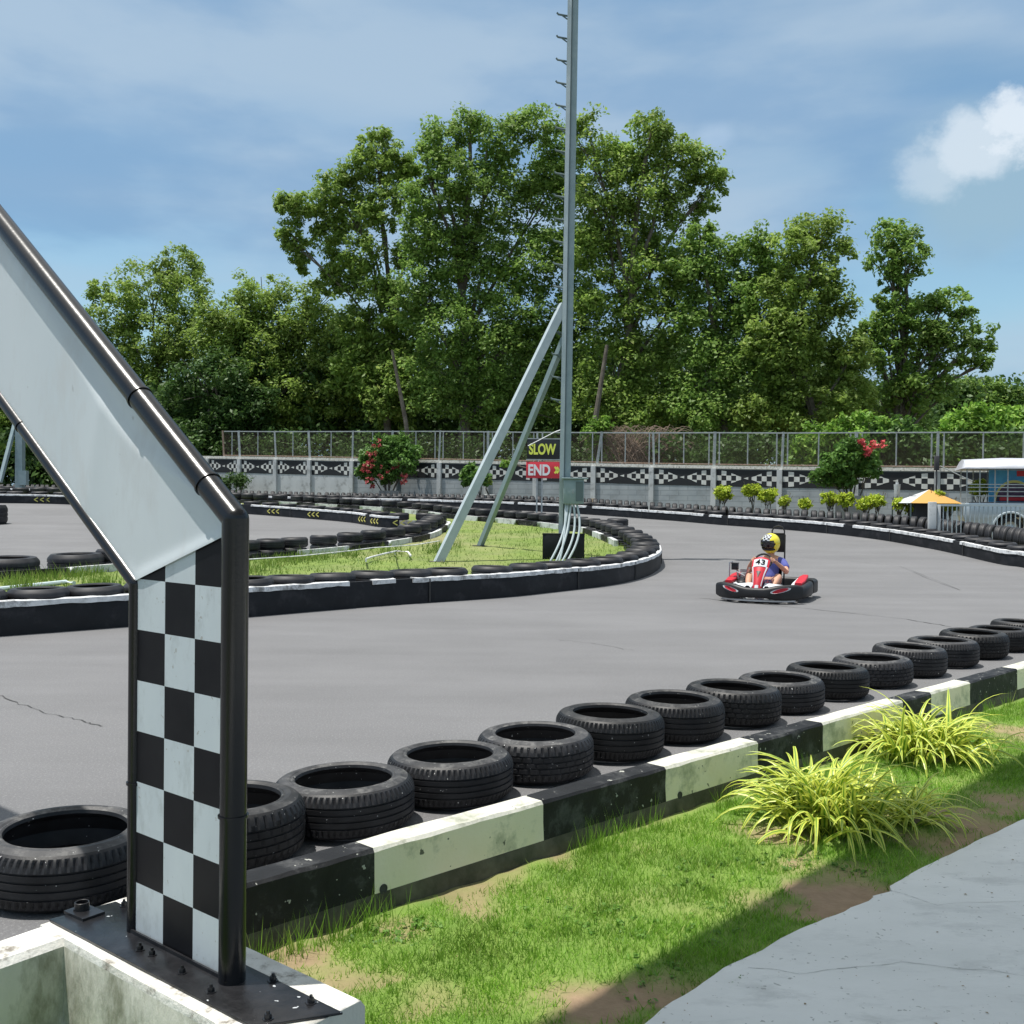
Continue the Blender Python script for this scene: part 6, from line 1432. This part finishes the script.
for s in (-1, 1):
    a = addn((s*.12, -.345, .60), .075, 3); a = addn((s*sh, -.335, .585), .062, a); a = addn((s*.25, -.22, .50), .05, a); a = addn((s*.30, -.06, .43), .042, a)
    a = addn((s*.25, .10, .52), .038, a); a = addn((s*.185, .25, .605), .027, a); HND[s] = a; palm = addn((s*.155, .305, .635), .032, a)
    # fingers curl round the rim, thumb leaves the inner side of the palm
    for k in range(4):
        o_ = (k-1.5)*.019; p0 = Vector((s*.150, .335, .655))+Vector((s*.010*k-.01*s, -.006*k, -.004*k))+Vector((0, o_*.45, -o_*.7)); L_ = (.030, .034, .032, .025)[k]
        b = addn(tuple(p0), .0095, palm); b = addn(tuple(p0+Vector((-s*.012, L_, .006))), .0088, b); b = addn(tuple(p0+Vector((-s*.016, L_*1.15, -.022))), .008, b); addn(tuple(p0+Vector((-s*.006, L_*.75, -.036))), .007, b)
    b = addn((s*.135, .275, .66), .012, palm); b = addn((s*.122, .30, .672), .010, b); addn((s*.118, .325, .662), .008, b)
    l = addn((s*.10, -.13, .19), .095, 0); l = addn((s*.17, .08, .29), .082, l); l = addn((s*.225, .235, .385), .062, l); l = addn((s*.21, .38, .30), .055, l); l = addn((s*.17, .56, .18), .036, l); l = addn((s*.15, .62, .12), .038, l); l = addn((s*.14, .70, .17), .034, l); addn((s*.135, .74, .23), .026, l)
bm_ = skin('body', N, Ed, M['skin'], dr)
o = inst('body', bm_, (0, 0, 0), parent=dr)
# shirt (torso and short sleeves), shorts, shoes
Sn = [((0, -.215, .24), .142), ((0, -.27, .34), .143), ((0, -.32, .47), .152), ((0, -.345, .585), .125), ((0, -.338, .655), .075)]; Se = [(0, 1), (1, 2), (2, 3), (3, 4)]
for s in (-1, 1):
    k = len(Sn); Sn += [((s*.12, -.345, .605), .085), ((s*sh, -.335, .59), .078), ((s*.245, -.235, .51), .070), ((s*.272, -.17, .475), .068)]; Se += [(3, k), (k, k+1), (k+1, k+2), (k+2, k+3)]
inst('shirt', skin('shirt', Sn, Se, M['shirt_blue'], dr), (0, 0, 0), parent=dr)
Sn = [((0, -.20, .20), .145), ((0, -.225, .27), .14)]; Se = [(0, 1)]
for s in (-1, 1):
    k = len(Sn); Sn += [((s*.10, -.13, .195), .108), ((s*.15, .03, .265), .098), ((s*.19, .13, .32), .088)]; Se += [(0, k), (k, k+1), (k+1, k+2)]
inst('shorts', skin('shorts', Sn, Se, M['shorts'], dr), (0, 0, 0), parent=dr)
mb = MB()
for s in (-1, 1):
    secs = []
    for q, z, w_, h_ in ((.585, .10, .07, .07), (.64, .11, .085, .085), (.70, .17, .09, .07), (.75, .235, .08, .05), (.765, .255, .05, .03)): secs.append([(s*.145+u, q+v*.7, z+v*.55) for u, v in rrect(0, 0, w_, h_)])
    mb.loft(secs)
mb.build('shoes', M['rubber'], dr, smooth=True)
# safety strap and red panel on the shirt
mb = MB()
for s in (-1, 1): mb.loft([[(s*.085+u, y, z) for u, y, z in ((-.02, a, b), (.02, a, b), (.02, a+.012, b+.004), (-.02, a+.012, b+.004))] for a, b in ((-.150, .36), (-.155, .46), (-.20, .585))])
# helmet (shell, visor opening, face inside)
HC = Vector((0, -.285, .885)); tiltH = Matrix.Translation(HC) @ Matrix.Rotation(R(-10), 4, 'X') @ Matrix.Rotation(R(-26), 4, 'Z')
def shell(inner=False):
    mb = MB(); nu, nv = 40, 26; rx, ry, rz_ = .145, .168, .158; idx = {}
    for j in range(nv+1):
        th = PI*j/nv*.86
        for k in range(nu):
            a = 2*PI*k/nu; x, y, z = math.sin(th)*math.cos(a), math.sin(th)*math.sin(a), math.cos(th)
            zz = z*rz_*(1.0 if z > 0 else 1.12); yy = y*ry*(1.05 if y > 0 and z < 0 else 1); idx[(j, k)] = len(mb.v); mb.v.append(tuple(tiltH @ Vector((x*rx, yy, zz))))
    for j in range(nv):
        for k in range(nu):
            a = 2*PI*(k+.5)/nu; th = PI*(j+.5)/nv*.86; z = math.cos(th); fwd = math.sin(th)*math.sin(a)
            if j == 0: 
                f = (idx[(0, k)], idx[(1, k)], idx[(1, (k+1) % nu)])
            else: f = (idx[(j, k)], idx[(j+1, k)], idx[(j+1, (k+1) % nu)], idx[(j, (k+1) % nu)])
            eye = -.38 < z < .20 and fwd > .38
            if eye: continue
            mb.f.append(f); g = (z > .20 and fwd > .28 and abs(math.sin(th)*math.cos(a)) < .52); dk = (g and ((j//2+k//2) % 2 == 0)) or (z < -.42 and z > -.55 and fwd > .3); mb.mi.append(1 if dk else (2 if g else 0))
    return mb
hm = shell().build('helmet', [M['helmet_yellow'], M['kart_black'], M['kart_white']], dr, smooth=True, ang=60); sdm = hm.modifiers.new('t', 'SOLIDIFY'); sdm.thickness = .012; sdm.offset = -1
mb = MB(); mb.ell(tuple(HC+Vector((0, -.01, -.005))), (.098, .118, .12), 24, 16); fc = mb.build('face', M['skin'], dr, smooth=True)
mb = MB()
for s in (-1, 1): mb.ell(tuple(HC+Vector((s*.034, .098, -.012))), (.014, .010, .009), 10, 6)
mb.build('eyes', M['visor'], fc, smooth=True)
mb = MB(); mb.ell(tuple(HC+Vector((0, .112, -.035))), (.014, .018, .024), 10, 8); mb.build('nose', M['skin'], fc, smooth=True)
mb = MB(); sec = []
for k in range(17):
    a = R(28+124*k/16); sec.append([tuple(tiltH @ Vector((math.cos(a)*.148*q_, math.sin(a)*.173*q_, z*1.1))) for z, q_ in ((.062, .95), (.03, 1.0), (-.005, 1.01), (-.035, 1.0), (-.035, .985), (-.005, .995), (.03, .985), (.062, .93))])
mb.loft(sec); gm = M['visor'].copy(); M['visor_tint'] = gm; gb = gm.node_tree.nodes['Principled BSDF']; gb.inputs['Alpha'].default_value = .80; mb.build('visor', gm, hm, smooth=True)
mb = MB(); mb.box((.0, -.18, .44), (.14, .02, .10), 0, 0);
